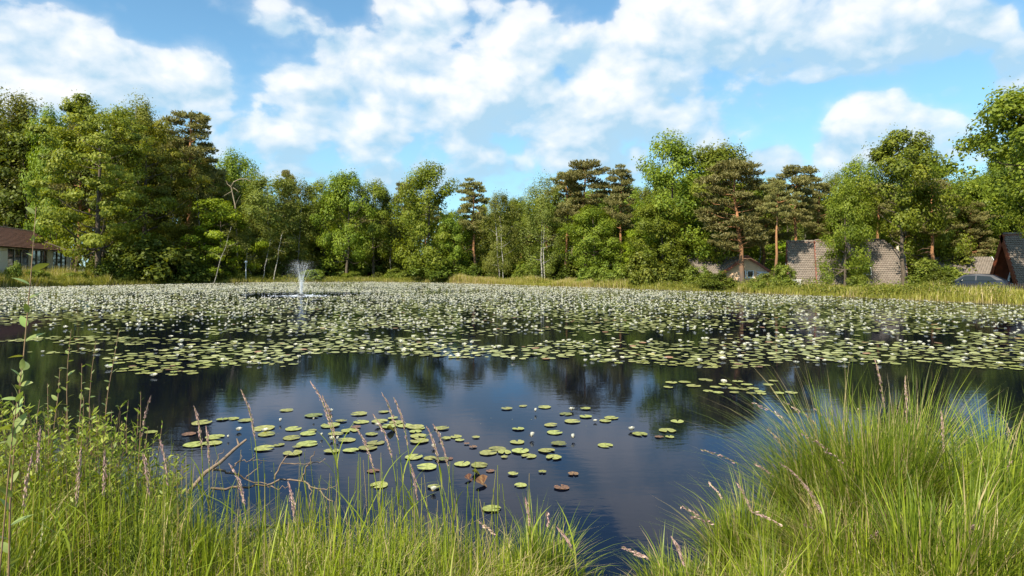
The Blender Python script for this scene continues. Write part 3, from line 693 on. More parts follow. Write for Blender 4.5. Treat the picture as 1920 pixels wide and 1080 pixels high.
# ---- steep roofed houses: ridge along local x, slope towards local -y
def aframe(name, label, loc, rz, L0, depth, H, soffit=True, half_hip=0.0, tile_seed=0, tw=.21, th=.20, face_gable=False):
    t = thing(name, label, 'house', loc, rz); hd = depth/2; sl = math.hypot(hd, H); th0 = .16
    # roof shell: two slabs
    def slab(sgn, nm_):
        n = np.array([0, sgn*-H, hd])/sl if sgn > 0 else np.array([0, H, hd])/sl
        n = np.array([0, -sgn*H/sl, hd/sl])
        p = [(0, -sgn*hd, 0), (L0, -sgn*hd, 0), (L0-(half_hip), 0, H), (0, 0, H)]
        if half_hip: p = [(0, -sgn*hd, 0), (L0, -sgn*hd, 0), (L0, -sgn*hd*.34, H*.66), (L0-half_hip, 0, H), (0, 0, H)]
        q = [tuple(np.array(v)-n*th0) for v in p]; k = len(p)
        fs = [tuple(range(k)), tuple(range(2*k-1, k-1, -1))]+[(i, i+k, (i+1) % k+k, (i+1) % k) for i in range(k)]
        return solid(nm_, t, p+q, fs, M['redwood'])
    front = slab(1, 'roof'); back = slab(-1, 'roof')
    def clip(u, v):
        if not half_hip: return u > -1
        f = v/sl; lim = np.where(f > .66, L0-half_hip*(f-.66)/.34, L0); return u < lim
    tiled_slope('roof_tiles', front, (0, -hd, 0), (1, 0, 0), (0, hd, H), L0, sl, tw, th, M['tile'], tile_seed, clip)
    tiled_slope('roof_tiles', back, (L0, hd, 0), (-1, 0, 0), (0, -hd, H), L0, sl, tw, th, M['tile'], tile_seed+1, (lambda u, v: clip(L0-u, v)))
    rd = MB()
    for k in range(int((L0-half_hip)/.4)): rd.tube([(k*.4, 0, H+.04), (k*.4+.38, 0, H+.06)], [.10,.12], 6, a=(k*37 % 10)/10)
    rg = rd.build('ridge_tiles', M['tile'], t); rg['kind'] = 'stuff'
    # verge boards on the left
    for sgn in (1, -1):
        n = np.array([0, -sgn*H/sl, hd/sl]); a_ = np.array([-.06, -sgn*hd, 0.0]); b_ = np.array([-.06, 0, H]); w_ = -n*.34
        v = [a_+n*.03, b_+n*.03, b_+w_, a_+w_]; v = v+[p+np.array([.055, 0, 0]) for p in v]
        solid('verge_board', t, v, [(0,1,2,3),(7,6,5,4),(0,4,5,1),(1,5,6,2),(2,6,7,3),(3,7,4,0)], M['redwood'])
    return t, hd, sl
G = .42
hA, hd, sl = aframe('steep_roof_house', 'small left section of the steep tiled A-frame house with red verge board', (wx(1494,62.0), 62.0+.0, gz(27.6,62)), math.radians(-20), 2.9, 4.6, 4.35, tile_seed=11)
for o in (hA,): o.location.y += 2.3
gab = solid('gable_wall', hA, [(.5,-2.1,0),(.5,2.1,0),(.5,0,4.0),(.7,-2.1,0),(.7,2.1,0),(.7,0,4.0)], [(0,2,1),(3,4,5),(0,1,4,3),(1,2,5,4),(2,0,3,5)], M['redwood'])
dp = MB(); dp.tube([(-.14,-1.75,.1),(-.14,-1.2,1.7),(-.14,-.9,2.2)], .05, 6); dp.build('drain_pipe', M['metal'], hA)
hB, hd, sl = aframe('steep_roof_house', 'large right section of the steep tiled A-frame house with small roof window', (wx(1549,60.6), 60.6+2.3, gz(30,62)), math.radians(-20), 7.6, 4.6, 4.42, half_hip=1.7, tile_seed=21)
solid('gable_wall', hB, [(.5,-2.1,0),(.5,2.1,0),(.5,0,4.0),(.7,-2.1,0),(.7,2.1,0),(.7,0,4.0)], [(0,2,1),(3,4,5),(0,1,4,3),(1,2,5,4),(2,0,3,5)], M['white'])
solid('gable_wall', hB, [(7.0,-2.1,0),(7.0,2.1,0),(7.0,0,3.9),(7.2,-2.1,0),(7.2,2.1,0),(7.2,0,3.9)], [(0,2,1),(3,4,5),(0,1,4,3),(1,2,5,4),(2,0,3,5)], M['beige'])
# roof window in the front slope
U = np.array([1,0,0.]); V_ = np.array([0,2.3,4.42]); V_ /= np.linalg.norm(V_); Nn = np.cross(U, V_); P = np.array([0,-2.3,0.])
def sl_box(name, par, u0, u1, v0, v1, h0, h1, mat):
    c = [P+U*u+V_*v+Nn*h for h in (h0, h1) for u, v in ((u0,v0),(u1,v0),(u1,v1),(u0,v1))]
    return solid(name, par, c, [(0,3,2,1),(4,5,6,7),(0,1,5,4),(1,2,6,5),(2,3,7,6),(3,0,4,7)], mat)
rw = sl_box('roof_window', hB, 3.65, 4.65, 1.15, 1.95, .02, .20, M['white']); sl_box('pane', rw, 3.72, 4.58, 1.21, 1.90, .20, .225, M['glass'])
# little white railing left of the house
t = thing('railing', 'small white railing at the left foot of the steep roofed house', 'railing', (wx(1483,60.5), 60.5, gz(26.5,60.5)))
for k in range(7): boxpart('baluster', t, (k*.15, 0, 0), (k*.15+.035, .035, .62), M['white'])
boxpart('rail', t, (-.05, -.02, .62), (1.0, .055, .68), M['white']); boxpart('rail', t, (-.05, .0, .12), (1.0, .035, .17), M['white'])

# right hand A-frame: gable looks left
hC, hd, sl = aframe('gabled_house', 'right hand A-frame house with dark red soffit and shaded tile roof', (42.75, 55.8, gz(43,55)), 0, 9.0, 3.7, 4.72, tile_seed=31)
solid('gable_wall', hC, [(1.5,-1.7,0),(1.5,1.7,0),(1.5,0,4.3),(1.7,-1.7,0),(1.7,1.7,0),(1.7,0,4.3)], [(0,2,1),(3,4,5),(0,1,4,3),(1,2,5,4),(2,0,3,5)], M['white'])
wd_ = boxpart('window', hC, (1.44, -.85, .25), (1.495, 1.0, 2.25), M['frame'])
boxpart('pane', wd_, (1.42, -.78, .32), (1.438, .02, 2.18), M['glass']); boxpart('pane', wd_, (1.42, .12, .32), (1.438, .93, 2.18), M['glass'])
def chair(x, y, z, rz, label):
    t = thing('garden_chair', label, 'chair', (x, y, z), rz, 'white garden chairs')
    boxpart('seat', t, (-.22,-.22,.42), (.22,.22,.46), M['white']); boxpart('backrest', t, (-.22,.20,.46), (.22,.24,.95), M['white'])
    for a_ in (-.2, .16):
        for b_ in (-.2, .16): boxpart('leg', t, (a_, b_, 0), (a_+.035, b_+.035, .42), M['white'])
chair(42.95, 54.9, gz(43,55), .7, 'white garden chair under the red soffit of the A-frame house')

# ---- brick cottage in the middle right
DC = 66.0; gx0 = wx(1400, DC)
cot = thing('brick_cottage', 'sand brick cottage gable with twin white window behind the broad pine', 'house', (gx0, DC, gz(gx0, DC)), math.radians(-14))
zr = wz(479, DC)-gz(gx0, DC); ze = wz(506, DC)-gz(gx0, DC); hw = 2.15
solid('gable_wall', cot, [(-hw,0,-.3),(hw,0,-.3),(hw,0,ze-.05),(0,0,zr-.12),(-hw,0,ze-.05),(-hw,.25,-.3),(hw,.25,-.3),(hw,.25,ze-.05),(0,.25,zr-.12),(-hw,.25,ze-.05)],
      [(0,1,2,3,4),(9,8,7,6,5),(0,5,6,1),(1,6,7,2),(2,7,8,3),(3,8,9,4),(4,9,5,0)], M['brick'])
LR = 7.0; slc = math.hypot(hw, zr-ze)
for sgn in (1, -1):
    e = (sgn*(hw+.35), -.35, ze-.30); r_ = (0, -.35, zr)
    n = np.array([sgn*(zr-ze), 0, hw])/slc
    p = [np.array(e), np.array(r_), np.array([0, LR, zr]), np.array([sgn*(hw+.35), LR, ze-.30])]; q = [v-n*.12 for v in p]
    s_ = solid('roof', cot, p+q, [(0,1,2,3),(7,6,5,4),(0,4,5,1),(1,5,6,2),(2,6,7,3),(3,7,4,0)], M['redwood'])
    vv = np.array(r_)-np.array(e); ll = np.linalg.norm(vv)
    if sgn < 0: tiled_slope('roof_tiles', s_, (-(hw+.35), LR, ze-.30), (0,-1,0), vv, LR+.35, ll, .24, .24, M['tile'], 41)
    else: tiled_slope('roof_tiles', s_, e, (0,1,0), vv, LR+.35, ll, .24, .24, M['tile'], 42)
    p = [np.array(e)+n*.05, np.array(r_)+n*.05, np.array(r_)-n*.2, np.array(e)-n*.2]; p = [v-np.array([0,.03,0]) for v in p]; q = [v-np.array([0,.05,0]) for v in p]
    solid('verge_board', cot, p+q, [(3,2,1,0),(4,5,6,7),(0,1,5,4),(1,2,6,5),(2,3,7,6),(3,0,4,7)], M['redwood'])
# side wing whose roof runs to the left
wgx = 3.6
solid('wing_wall', cot, [(-hw-wgx,1.2,-.3),(-hw,1.2,-.3),(-hw,1.2,ze-.5),(-hw-wgx,1.2,ze-.5),(-hw-wgx,5.5,-.3),(-hw,5.5,-.3),(-hw,5.5,ze-.5),(-hw-wgx,5.5,ze-.5)],
      [(0,1,2,3),(5,4,7,6),(4,0,3,7),(1,5,6,2),(3,2,6,7)], M['brick'])
rw_ = solid('roof', cot, [(-hw-wgx-.3,.8,ze-.6),(-.2,.8,ze-.6),(-.2,3.3,zr-.1),(-hw-wgx-.3,3.3,zr-.1),(-hw-wgx-.3,5.8,ze-.6),(-.2,5.8,ze-.6)], [(0,1,2,3),(3,2,5,4),(0,3,4),(1,5,2)], M['darktrim'])
tiled_slope('roof_tiles', rw_, (-hw-wgx-.3,.78,ze-.6), (1,0,0), (0,2.5,zr-ze+.5), hw+wgx+.1, math.hypot(2.5,zr-ze+.5), .24, .24, M['tile'], 43)
zw0 = wz(520.5, DC)-cot.location.z; zw1 = wz(507, DC)-cot.location.z
for a_ in (-.72, .02):
    wn = MB(); b_ = a_+.66
    for lo, hi in (((a_,zw0),(a_+.08,zw1)),((b_-.08,zw0),(b_,zw1)),((a_+.08,zw0),(b_-.08,zw0+.08)),((a_+.08,zw1-.08),(b_-.08,zw1))): wn.box((lo[0],-.06,lo[1]), (hi[0],-.004,hi[1]))
    w_ = wn.build('window', M['white'], cot); boxpart('pane', w_, (a_+.08,-.03,zw0+.08), (b_-.08,-.02,zw1-.08), M['glass'])
boxpart('sill', cot, (-.8,-.10,zw0-.07), (.76,-.003,zw0-.004), M['white'])
# white panel / gate right of the cottage
t = thing('garden_shed', 'small white panel shed just right of the brick cottage', 'shed', (wx(1432,65), 65, gz(wx(1432,65),65)))
boxpart('wall', t, (-.4,0,-.2), (.45,.8,1.15), M['white']); solid('roof', t, [(-.5,-.1,1.15),(.55,-.1,1.15),(.55,.9,1.4),(-.5,.9,1.4),(-.5,-.1,1.2),(.55,-.1,1.2),(.55,.9,1.45),(-.5,.9,1.45)], [(0,3,2,1),(4,5,6,7),(0,1,5,4),(1,2,6,5),(2,3,7,6),(3,0,4,7)], M['white'])

# ---- low garage
DG = 70.0; xg = wx(1852, DG)
gar = thing('garage', 'low garage with grey tile roof and beige gable left of the A-frame house', 'building', (xg, DG, gz(xg, DG)), math.radians(-16))
zr = wz(482, DG)-gar.location.z; ze = wz(512, DG-2)-gar.location.z
solid('wall', gar, [(-6,-2.2,-.3),(0,-2.2,-.3),(0,-2.2,ze),(-6,-2.2,ze),(-6,2.2,-.3),(0,2.2,-.3),(0,2.2,ze),(-6,2.2,ze),(0,0,zr-.1),(-6,0,zr-.1)],
      [(0,1,2,3),(5,4,7,6),(1,5,6,8,2),(4,0,3,9,7),(2,8,9,3),(8,6,7,9)], M['beige'])
rf = solid('roof', gar, [(-6.3,-2.6,ze-.1),(.35,-2.6,ze-.1),(.35,0,zr),(-6.3,0,zr),(-6.3,2.6,ze-.1),(.35,2.6,ze-.1),(-6.3,-2.6,ze-.2),(.35,-2.6,ze-.2),(.35,0,zr-.1),(-6.3,0,zr-.1),(-6.3,2.6,ze-.2),(.35,2.6,ze-.2)],
      [(0,1,2,3),(3,2,5,4),(9,8,7,6),(10,11,8,9),(0,6,7,1),(5,11,10,4),(1,7,8,2),(2,8,11,5),(6,0,3,9),(9,3,4,10)], M['darktrim'])
vv = np.array([0,2.6,zr-ze+.1]); tiled_slope('roof_tiles', rf, (-6.3,-2.62,ze-.1), (1,0,0), vv, 6.65, np.linalg.norm(vv), .24, .24, M['tile'], 51)
for sgn in (1,-1):
    solid('verge_board', gar, [(.352,-sgn*2.6,ze-.22),(.352,0,zr-.12),(.352,0,zr+.06),(.352,-sgn*2.6,ze-.04),(.40,-sgn*2.6,ze-.22),(.40,0,zr-.12),(.40,0,zr+.06),(.40,-sgn*2.6,ze-.04)],
          [(0,3,2,1),(4,5,6,7),(0,1,5,4),(1,2,6,5),(2,3,7,6),(3,0,4,7)], M['white'])

# ---- buildings glimpsed between the trees
def hut(name, label, px0, px1, pyr, pye, D, mat_wall, rz=0.0):
    x0, x1 = wx(px0, D), wx(px1, D); t = thing(name, label, 'house', ((x0+x1)/2, D, gz((x0+x1)/2, D)), rz); w_ = (x1-x0)/2
    zr = wz(pyr, D)-t.location.z; ze = wz(pye, D)-t.location.z
    boxpart('wall', t, (-w_,0,-.2), (w_,4,ze), mat_wall)
    r_ = solid('roof', t, [(-w_-.3,-.4,ze),(w_+.3,-.4,ze),(w_+.3,2,zr),(-w_-.3,2,zr),(-w_-.3,4.4,ze),(w_+.3,4.4,ze)], [(0,1,2,3),(3,2,5,4),(0,3,4),(1,5,2),(0,4,5,1)], M['tile'])
    d_ = boxpart('door', t, (-.45,-.04,-.2), (.45,-.003,min(2,ze-.2)), M['darktrim']); boxpart('handle', d_, (.3,-.09,.85), (.36,-.042,1.0), M['metal'])
    return t
hut('dark_hut', 'dark tiled hut half hidden behind the oaks right of the fountain', 645, 705, 484, 499, 112, M['redwood'])
hut('white_hut', 'white walled bungalow glimpsed behind the trunks left of the fountain', 470, 520, 478, 492, 112, M['white'])
hut('brown_hut', 'brown roofed bungalow glimpsed under the big alder', 195, 255, 466, 482, 108, M['white'])
t = thing('hidden_cottage', 'steep dark cottage gable half hidden right of the tall dark oak', 'house', (wx(872, 108), 108, gz(-8,108)))
solid('gable_wall', t, [(-1.9,0,-.2),(1.5,0,-.2),(-.2,0,3.6),(-1.9,5,-.2),(1.5,5,-.2),(-.2,5,3.6)], [(0,1,2),(5,4,3),(0,3,4,1),(1,4,5,2),(2,5,3,0)], M['beige'])
for sgn in (1,-1):
    n = np.array([sgn*.9,0,.42]); a_ = np.array([-.2+sgn*2.05,-.4,-.4]); b_ = np.array([-.2,-.4,3.85]); d_ = np.array([0,5.6,0]); p = [a_, b_, b_+d_, a_+d_]; q = [v+n*.12 for v in p]
    solid('roof', t, p+q, [(3,2,1,0),(4,5,6,7),(0,1,5,4),(1,2,6,5),(2,3,7,6),(3,0,4,7)], M['darktrim'])
# lamp post
t = thing('lamp_post', 'white globe lamp on a slim pale post among the birches left of the fountain', 'lamp post', (wx(461,95), 95, gz(wx(461,95),95)))
pm = MB(); pm.tube([(0,0,-.1),(0,0,2.6)], [.07,.05], 8); pm.build('post', M['white'], t, True)
gm = MB(); gm.tube([(0,0,2.6),(0,0,2.66),(0,0,2.78),(0,0,2.9),(0,0,2.97)], [.08,.19,.24,.19,.03], 10); gm.build('globe', M['white'], t, True)
# fence rails and a bench by the big alder
t = thing('rail_fence', 'pale wooden rail fence between the pavilion and the big alder', 'fence', (wx(134,92), 92, gz(wx(134,92),92)))
for k in range(4): boxpart('post', t, (k*1.5,0,-.1), (k*1.5+.1,.1,1.15), M['deadwood'])
for z in (.45, 1.0): boxpart('rail', t, (-.1,-.045,z), (4.8,-.003,z+.09), M['deadwood'])
t = thing('bench', 'low wooden bench beside the end of the pavilion', 'bench', (wx(150,86), 86, gz(wx(150,86),86)))
for k in range(3): boxpart('slat', t, (-1,k*.14,.45), (1,k*.14+.11,.5), M['deadwood'])
for a_ in (-.8,.7): boxpart('leg', t, (a_,0,0), (a_+.1,.4,.45), M['deadwood'])

# ---- car
car = thing('parked_car', 'dark blue parked car between the hedge and the right A-frame house', 'car', (wx(1829,50.5), 50.5, gz(wx(1829,50.5),50.5)-.22), math.radians(-46))
m = Mat('car_paint'); m.set(Base_Color=(.007,.010,.022), Roughness=.35, Metallic=.0); m.p.inputs['Coat Weight'].default_value = .15; M['car'] = m.m
prof = [(-2.05,.35),(-2.08,.62),(-1.98,.80),(-1.25,.92),(-.62,1.36),(.2,1.44),(1.15,1.36),(1.82,.98),(2.02,.88),(2.06,.45),(1.95,.28),(-1.95,.28)]
vs = []; hwid = [.80,.84,.84,.80,.62,.60,.60,.76,.80,.84,.82,.82]
for s in (-1, 1):
    for (x_, z_), h_ in zip(prof, hwid): vs.append((x_, s*h_, z_))
K_ = len(prof); body = solid('body', car, vs, [tuple(range(K_-1,-1,-1))[::-1], tuple(range(2*K_-1, K_-1, -1))]+[(i, (i+1) % K_, (i+1) % K_+K_, i+K_) for i in range(K_)], M['car'])
bv = body.modifiers.new('bevel', 'BEVEL'); bv.width = .07; bv.segments = 3
for s in (-1, 1):
    def yy(z): return s*(np.interp(z, [.95,1.36], [.80,.63])+.012)
    for q in ([(-1.12,.97),(-.58,1.32),(.12,1.37),(.12,.97)], [(.2,.97),(.2,1.37),(1.05,1.31),(1.5,.99)]):
        w_ = solid('side_window', car, [(x_, yy(z_), z_) for x_, z_ in q]+[(x_, yy(z_)-s*.02, z_) for x_, z_ in q], [(0,1,2,3),(7,6,5,4),(0,4,5,1),(1,5,6,2),(2,6,7,3),(3,7,4,0)], M['glass'])
    for x_ in (-1.28, 1.3):
        wm = MB(); wm.tube([(x_, s*.66, .31), (x_, s*.70, .31), (x_, s*.84, .31), (x_, s*.86, .31)], [.24,.31,.31,.24], 18); wh = wm.build('wheel', M['darktrim'], car)
        rm = MB(); rm.tube([(x_, s*.845, .31), (x_, s*.868, .31), (x_, s*.872, .31)], [.19,.19,.02], 10); rm.build('rim', M['metal'], wh)
    boxpart('headlight', car, (-2.06, s*.58-.14, .62), (-1.95, s*.58+.14, .76), M['white']); boxpart('tail_light', car, (1.97, s*.62-.12, .72), (2.06, s*.62+.12, .88), M['redwood'])
    boxpart('mirror', car, (-.86, s*.86-.08, .96), (-.72, s*.86+.08, 1.06), M['car'])
solid('windscreen', car, [(-1.20,-.70,.965),(-1.20,.70,.965),(-.66,.56,1.355),(-.66,-.56,1.355),(-1.18,-.70,.945),(-1.18,.70,.945),(-.64,.56,1.335),(-.64,-.56,1.335)], [(3,2,1,0),(4,5,6,7),(0,1,5,4),(1,2,6,5),(2,3,7,6),(3,0,4,7)], M['glass'])
boxpart('number_plate', car, (-2.10,-.26,.42), (-2.07,.26,.54), M['frame'])
# dark picket fence in front of the car
t = thing('picket_fence', 'low dark picket fence in front of the car and the A-frame house', 'fence', (wx(1800,47.6), 47.6, gz(wx(1800,47.6),47.6)), math.radians(-8))
pk = MB(); pk.box((0,0,-.1),(.055,.03,.72)); pme = pk.build('picket', M['darktrim'], as_mesh=True)
for k in range(38): o = link('picket', pme, t); o.location = (k*.17, 0, 0)
for z in (.18,.55): boxpart('rail', t, (-.05,.032,z), (6.5,.06,z+.05), M['darktrim'])

# ------------------------------------------------------------------ grasses
def grassmat(name, lo, hi, tip, dry, trans=.35):
    m = Mat(name); v = m.attr('v'); t = m.attr('t')
    col = m.ramp(v, [(0,lo),(.55,hi),(.84,tip),(.90,dry),(1,dry)])
    col = m.mix(m.ramp(t, [(0,(.62,)*3),(.35,(0,)*3)]), col, dry)
    m.set(Base_Color=col, Roughness=.45); m.p.inputs['Specular IOR Level'].default_value = .35
    tr = m.N.new('ShaderNodeBsdfTranslucent'); m.L.new(m.mix(1.0, col, (1.2,1.15,.4), 'MULTIPLY'), tr.inputs[0])
    mx = m.N.new('ShaderNodeMixShader'); mx.inputs[0].default_value = trans
    m.L.new(m.p.outputs[0], mx.inputs[1]); m.L.new(tr.outputs[0], mx.inputs[2]); m.L.new(mx.outputs[0], m.out.inputs[0]); return m.m
M['grass'] = grassmat('bank_grass', (.07,.100,.010), (.22,.285,.018), (.38,.44,.035), (.48,.39,.18))
M['farmeadow'] = grassmat('meadow_grass', (.15,.17,.02), (.31,.31,.045), (.46,.42,.11), (.60,.48,.26))
M['sedge'] = grassmat('sedge_blades', (.055,.10,.012), (.20,.27,.022), (.38,.44,.05), (.45,.36,.18))
M['straw'] = plain('dry_straw', (.46,.36,.19), .7, .25, 9)
def blades(mb, x, y, z, H, W, lean_az, lean, R, seg=4, v=None, curl=1.8, twist=.3):
    """curved tapering grass blades; all arguments are arrays"""
    n = len(x); t = np.linspace(0, 1, seg+1)
    d = np.stack([np.cos(lean_az), np.sin(lean_az)], -1)
    faz = lean_az+math.pi/2+R.normal(size=n)*twist; side = np.stack([np.cos(faz), np.sin(faz), np.zeros(n)], -1)
    ht = H[:, None]*(t[None, :]-.34*np.clip(lean, 0, 1.3)[:, None]*t[None, :]**2.6)
    ln = (H*lean)[:, None]*t[None, :]**curl
    c = np.stack([x[:, None]+d[:, :1]*ln, y[:, None]+d[:, 1:]*ln, z[:, None]+ht], -1)
    w = W[:, None]*np.clip(1.02-t[None, :]**2.2, .02, 1)*.5*np.minimum(1, .6+t[None, :]*2)
    L_ = c-side[:, None, :]*w[..., None]; Rr = c+side[:, None, :]*w[..., None]
    V = np.stack([L_, Rr], 2).reshape(n, -1, 3); m_ = 2*(seg+1)
    b = np.arange(n)[:, None, None]*m_; k = np.arange(seg)[None, :, None]*2
    f = (b+k+np.array([0, 1, 3, 2])[None, None, :]).reshape(-1, 4)
    if v is None: v = R.uniform(0, 1, n)
    mb.add(V.reshape(-1, 3), f, np.repeat(v, m_), np.tile(np.repeat(t, 2), n))
# foreground sward
R = rs(7); mb = MB()
N = 84000
y = R.uniform(1.9, 6.4, N); x = R.uniform(-1, 1, N)*(.95*y+.4)
d = lake_sdf(x, y); pxs = 960+x/y*1200
clumps = rs(8).uniform([-6, 1.5], [6, 6.5], (420, 2)); cv = rs(9).uniform(0, 1, 420); ch = rs(10).uniform(.55, 1.25, 420)
ci = np.empty(N, int)
for s in range(0, N, 5000):
    dd = (x[s:s+5000, None]-clumps[None, :, 0])**2+(y[s:s+5000, None]-clumps[None, :, 1])**2; ci[s:s+5000] = dd.argmin(1)
hmap = np.interp(pxs, [-100,0,150,300,380,480,600,760,880,960,1040,1120,1200,1260,1320,1450,1560,1750,1900,2000],
                     [.98,.94,.90,.86,.76,.62,.66,.70,.64,.54,.36,.18,.10,.14,.46,.66,.70,.72,.82,.85])
keep = (d > -.10) & (R.uniform(0, 1, N) < np.where(d < .1, .5, 1.0)) & (R.uniform(0, 1, N) < np.interp(y, [1.9,3,6], [.55,.9,1]))
Hb = hmap*ch[ci]*R.uniform(.35, 1.12, N)*np.interp(y, [2,3.2,5.2], [.74,.88,1.0])
x, y, d, ci, Hb = x[keep], y[keep], d[keep], ci[keep], Hb[keep]; n = len(x)
az = cv[ci]*6.28+R.normal(size=n)*.9
v = np.clip(.85*R.uniform(0, 1, n)**.9+.25*(cv[ci]-.5), 0, .83); v = np.where(R.uniform(0, 1, n) < .10, .95, v)
blades(mb, x, y, ground_z(x, y)-.02, Hb, R.uniform(.0045, .0115, n), az, R.uniform(.02, .85, n)**1.4, R, 4, v)
tag(mb.build('bank_grass', M['grass']), 'tall green grass on the near bank', 'grass', kind='stuff')
# broad bright blades in front
mb = MB(); n = 150; x = R.uniform(-3.6, -.2, n); y = R.uniform(2.6, 4.6, n); k = np.abs(x/y) < .85
x, y = x[k], y[k]; n = len(x)
blades(mb, x, y, ground_z(x, y), R.uniform(.5, .95, n), R.uniform(.010, .018, n), R.uniform(0, 6.28, n), R.uniform(.15, .8, n), R, 7, R.uniform(.5, .8, n), 2.2)
tag(mb.build('reed_leaves', M['grass']), 'broad bright green blades among the near grass', 'grass', kind='stuff')
# upright bare stalks
R = rs(17); mb = MB(); n = 520; y = R.uniform(2.3, 5.1, n); x = (R.uniform(-1, .25, n)*.9)*y; k = (lake_sdf(x, y) > -.1) & (R.uniform(0, 1, n) < np.interp(960+x/y*1200, [0,300,850,980,1060], [1,1,.9,.3,0])); x, y = x[k], y[k]; n = len(x)
for i in range(n):
    H = R.uniform(.5, 1.05)*np.interp(y[i], [2.3,5], [.8,1]); a = R.uniform(0, 6.28); l = R.uniform(0, .12); q = np.linspace(0, 1, 5)
    mb.tube(np.column_stack([x[i]+math.cos(a)*l*q**2, y[i]+math.sin(a)*l*q**2, gz(x[i], y[i])+H*q]), np.linspace(.0038, .0016, 5), 4, a=R.uniform(.45, .97), t=np.repeat(np.clip(q+.3, 0, 1), 4))
tag(mb.build('grass_stalks', M['grass']), 'upright bare stalks among the near grass', 'grass', kind='stuff')
# thatch of dead blades low down
mb = MB(); n = 8000; y = R.uniform(2.4, 5.6, n); x = R.uniform(-1, 1, n)*(.9*y); k = lake_sdf(x, y) > 0; x, y = x[k], y[k]; n = len(x)
blades(mb, x, y, ground_z(x, y), R.uniform(.2, .65, n)*np.interp(960+x/y*1200, [960,1080,1300,1420], [1,.3,.3,1]), R.uniform(.003, .006, n), R.uniform(0, 6.28, n), R.uniform(.4, 1.6, n), R, 3, R.uniform(.86, 1, n))
tag(mb.build('dry_thatch', M['grass']), 'dry straw coloured thatch under the near grass', 'grass', kind='stuff')

# tussocks on the right
def tussock(label, px, D, H, rad, n, az0, lean0, nheads, dry=.1, seed=0, wmul=1.0):
    x0 = wx(px, D); z0 = gz(x0, D); z0 = max(z0, -.02); R = rs(seed)
    t = thing('grass_tussock', label, 'grass tussock', (x0, D, z0)); mb = MB()
    n = int(n*.62); r_ = rad*np.sqrt(R.uniform(0, 1, n)); a_ = R.uniform(0, 6.28, n); bx_, by_ = r_*np.cos(a_)*.55, r_*np.sin(a_)*.5
    out = np.stack([np.cos(a_)*r_/rad*.75+math.cos(az0)*lean0+R.normal(size=n)*.38, np.sin(a_)*r_/rad*.75+math.sin(az0)*lean0+R.normal(size=n)*.38], -1)
    ln = np.hypot(out[:, 0], out[:, 1])
    lump = 1+.16*np.sin(3*a_+seed)+.10*np.sin(5*a_+seed*2)
    wild = R.uniform(0, 1, n) < .14; out[wild] += R.normal(size=(int(wild.sum()), 2))*.55
    v = np.clip(R.uniform(.05, .86, n), 0, .84); v = np.where(R.uniform(0, 1, n) < dry, .95, v)
    blades(mb, bx_, by_, np.full(n, -.03), H*lump*R.uniform(.5, 1.1, n), R.uniform(.0055, .0135, n)*wmul, np.arctan2(out[:, 1], out[:, 0]), np.clip(ln, .03, 1.1)*R.uniform(.12, .80, n), R, 7, v, 2.3)
    o = mb.build('blades', M['sedge'], t); o['kind'] = 'stuff'
    mb = MB(); n2 = n//5; a_ = R.uniform(0, 6.28, n2); r_ = rad*.75*np.sqrt(R.uniform(0, 1, n2))
    blades(mb, r_*np.cos(a_), r_*np.sin(a_), np.zeros(n2), H*R.uniform(.2, .5, n2), R.uniform(.003, .007, n2), R.uniform(0, 6.28, n2), R.uniform(.2, 1.5, n2), R, 4, R.uniform(.86, 1, n2), 1.5)
    o = mb.build('dry_blades', M['straw'], t); o['kind'] = 'stuff'
    for k in range(nheads):
        a_ = az0+R.normal()*.9; L_ = H*R.uniform(1.0, 1.25); ln = L_*R.uniform(.35, .75); tt = np.linspace(0, 1, 9)
        pts = np.column_stack([math.cos(a_)*ln*tt**2+R.uniform(-.1, .1), math.sin(a_)*ln*tt**2*.6+R.uniform(-.1, .1), L_*(tt-.22*tt**3)])
        s = MB(); s.tube(pts, np.linspace(.003, .0015, 9), 4, a=.5); st = s.build('stalk', M['grass'], t)
        h_ = MB(); n3 = 46; q = R.uniform(.80, 1.0, n3); c = np.column_stack([np.interp(q, tt, pts[:, i]) for i in range(3)]); ax = unit(pts[-1]-pts[-2])+R.normal(size=(n3, 3))*.35
        leaf_quads(h_, c+R.normal(size=(n3, 3))*.004, R.normal(size=(n3, 3)), R.uniform(.018, .035, n3), R, R.uniform(0, 1, n3), .3, axis_dir=ax); h_.build('seed_head', M['panicle'], st)
    return t
m = Mat('purple_seed_heads'); m.set(Base_Color=m.ramp(m.attr('v'), [(0,(.22,.12,.13)),(.5,(.40,.25,.23)),(1,(.56,.41,.32))]), Roughness=.7); M['panicle'] = m.m
tussock('largest arching grass tussock, standing tall at the water edge on the right', 1640, 4.9, 1.38, .70, 8200, math.pi*.95, .10, 6, .17, 1)
tussock('grass tussock behind the largest one, leaning left over the water', 1515, 5.2, 1.05, .42, 2600, math.pi, .24, 4, .12, 2)
tussock('straw coloured tussock at the left foot of the largest tussock', 1575, 4.2, .74, .45, 3000, math.pi*1.1, .3, 3, .35, 3)
tussock('low spiky tussock nearest the open water on the right', 1405, 4.65, .74, .42, 2800, math.pi*.9, .12, 3, .16, 4)
tussock('broad leaved upright green tussock at the right edge', 1850, 4.7, 1.16, .55, 3000, .5, .15, 2, .06, 5, 1.5)
tussock('rough green tussock at the lower right corner', 1790, 3.7, .80, .55, 3400, -.5, .25, 2, .16, 6)
tussock('slim tussock behind the broad leaved one at the right edge', 1930, 5.1, 1.15, .5, 2200, 2.4, .25, 2, .08, 7, 1.3)
tussock('small dark tussock by the open water in the middle of the near bank', 1015, 4.35, .62, .3, 900, 1.2, .35, 2, .1, 8)
tussock('small wispy tussock at the lower middle right of the near bank', 1260, 4.25, .46, .35, 900, 2.6, .4, 2, .2, 9)

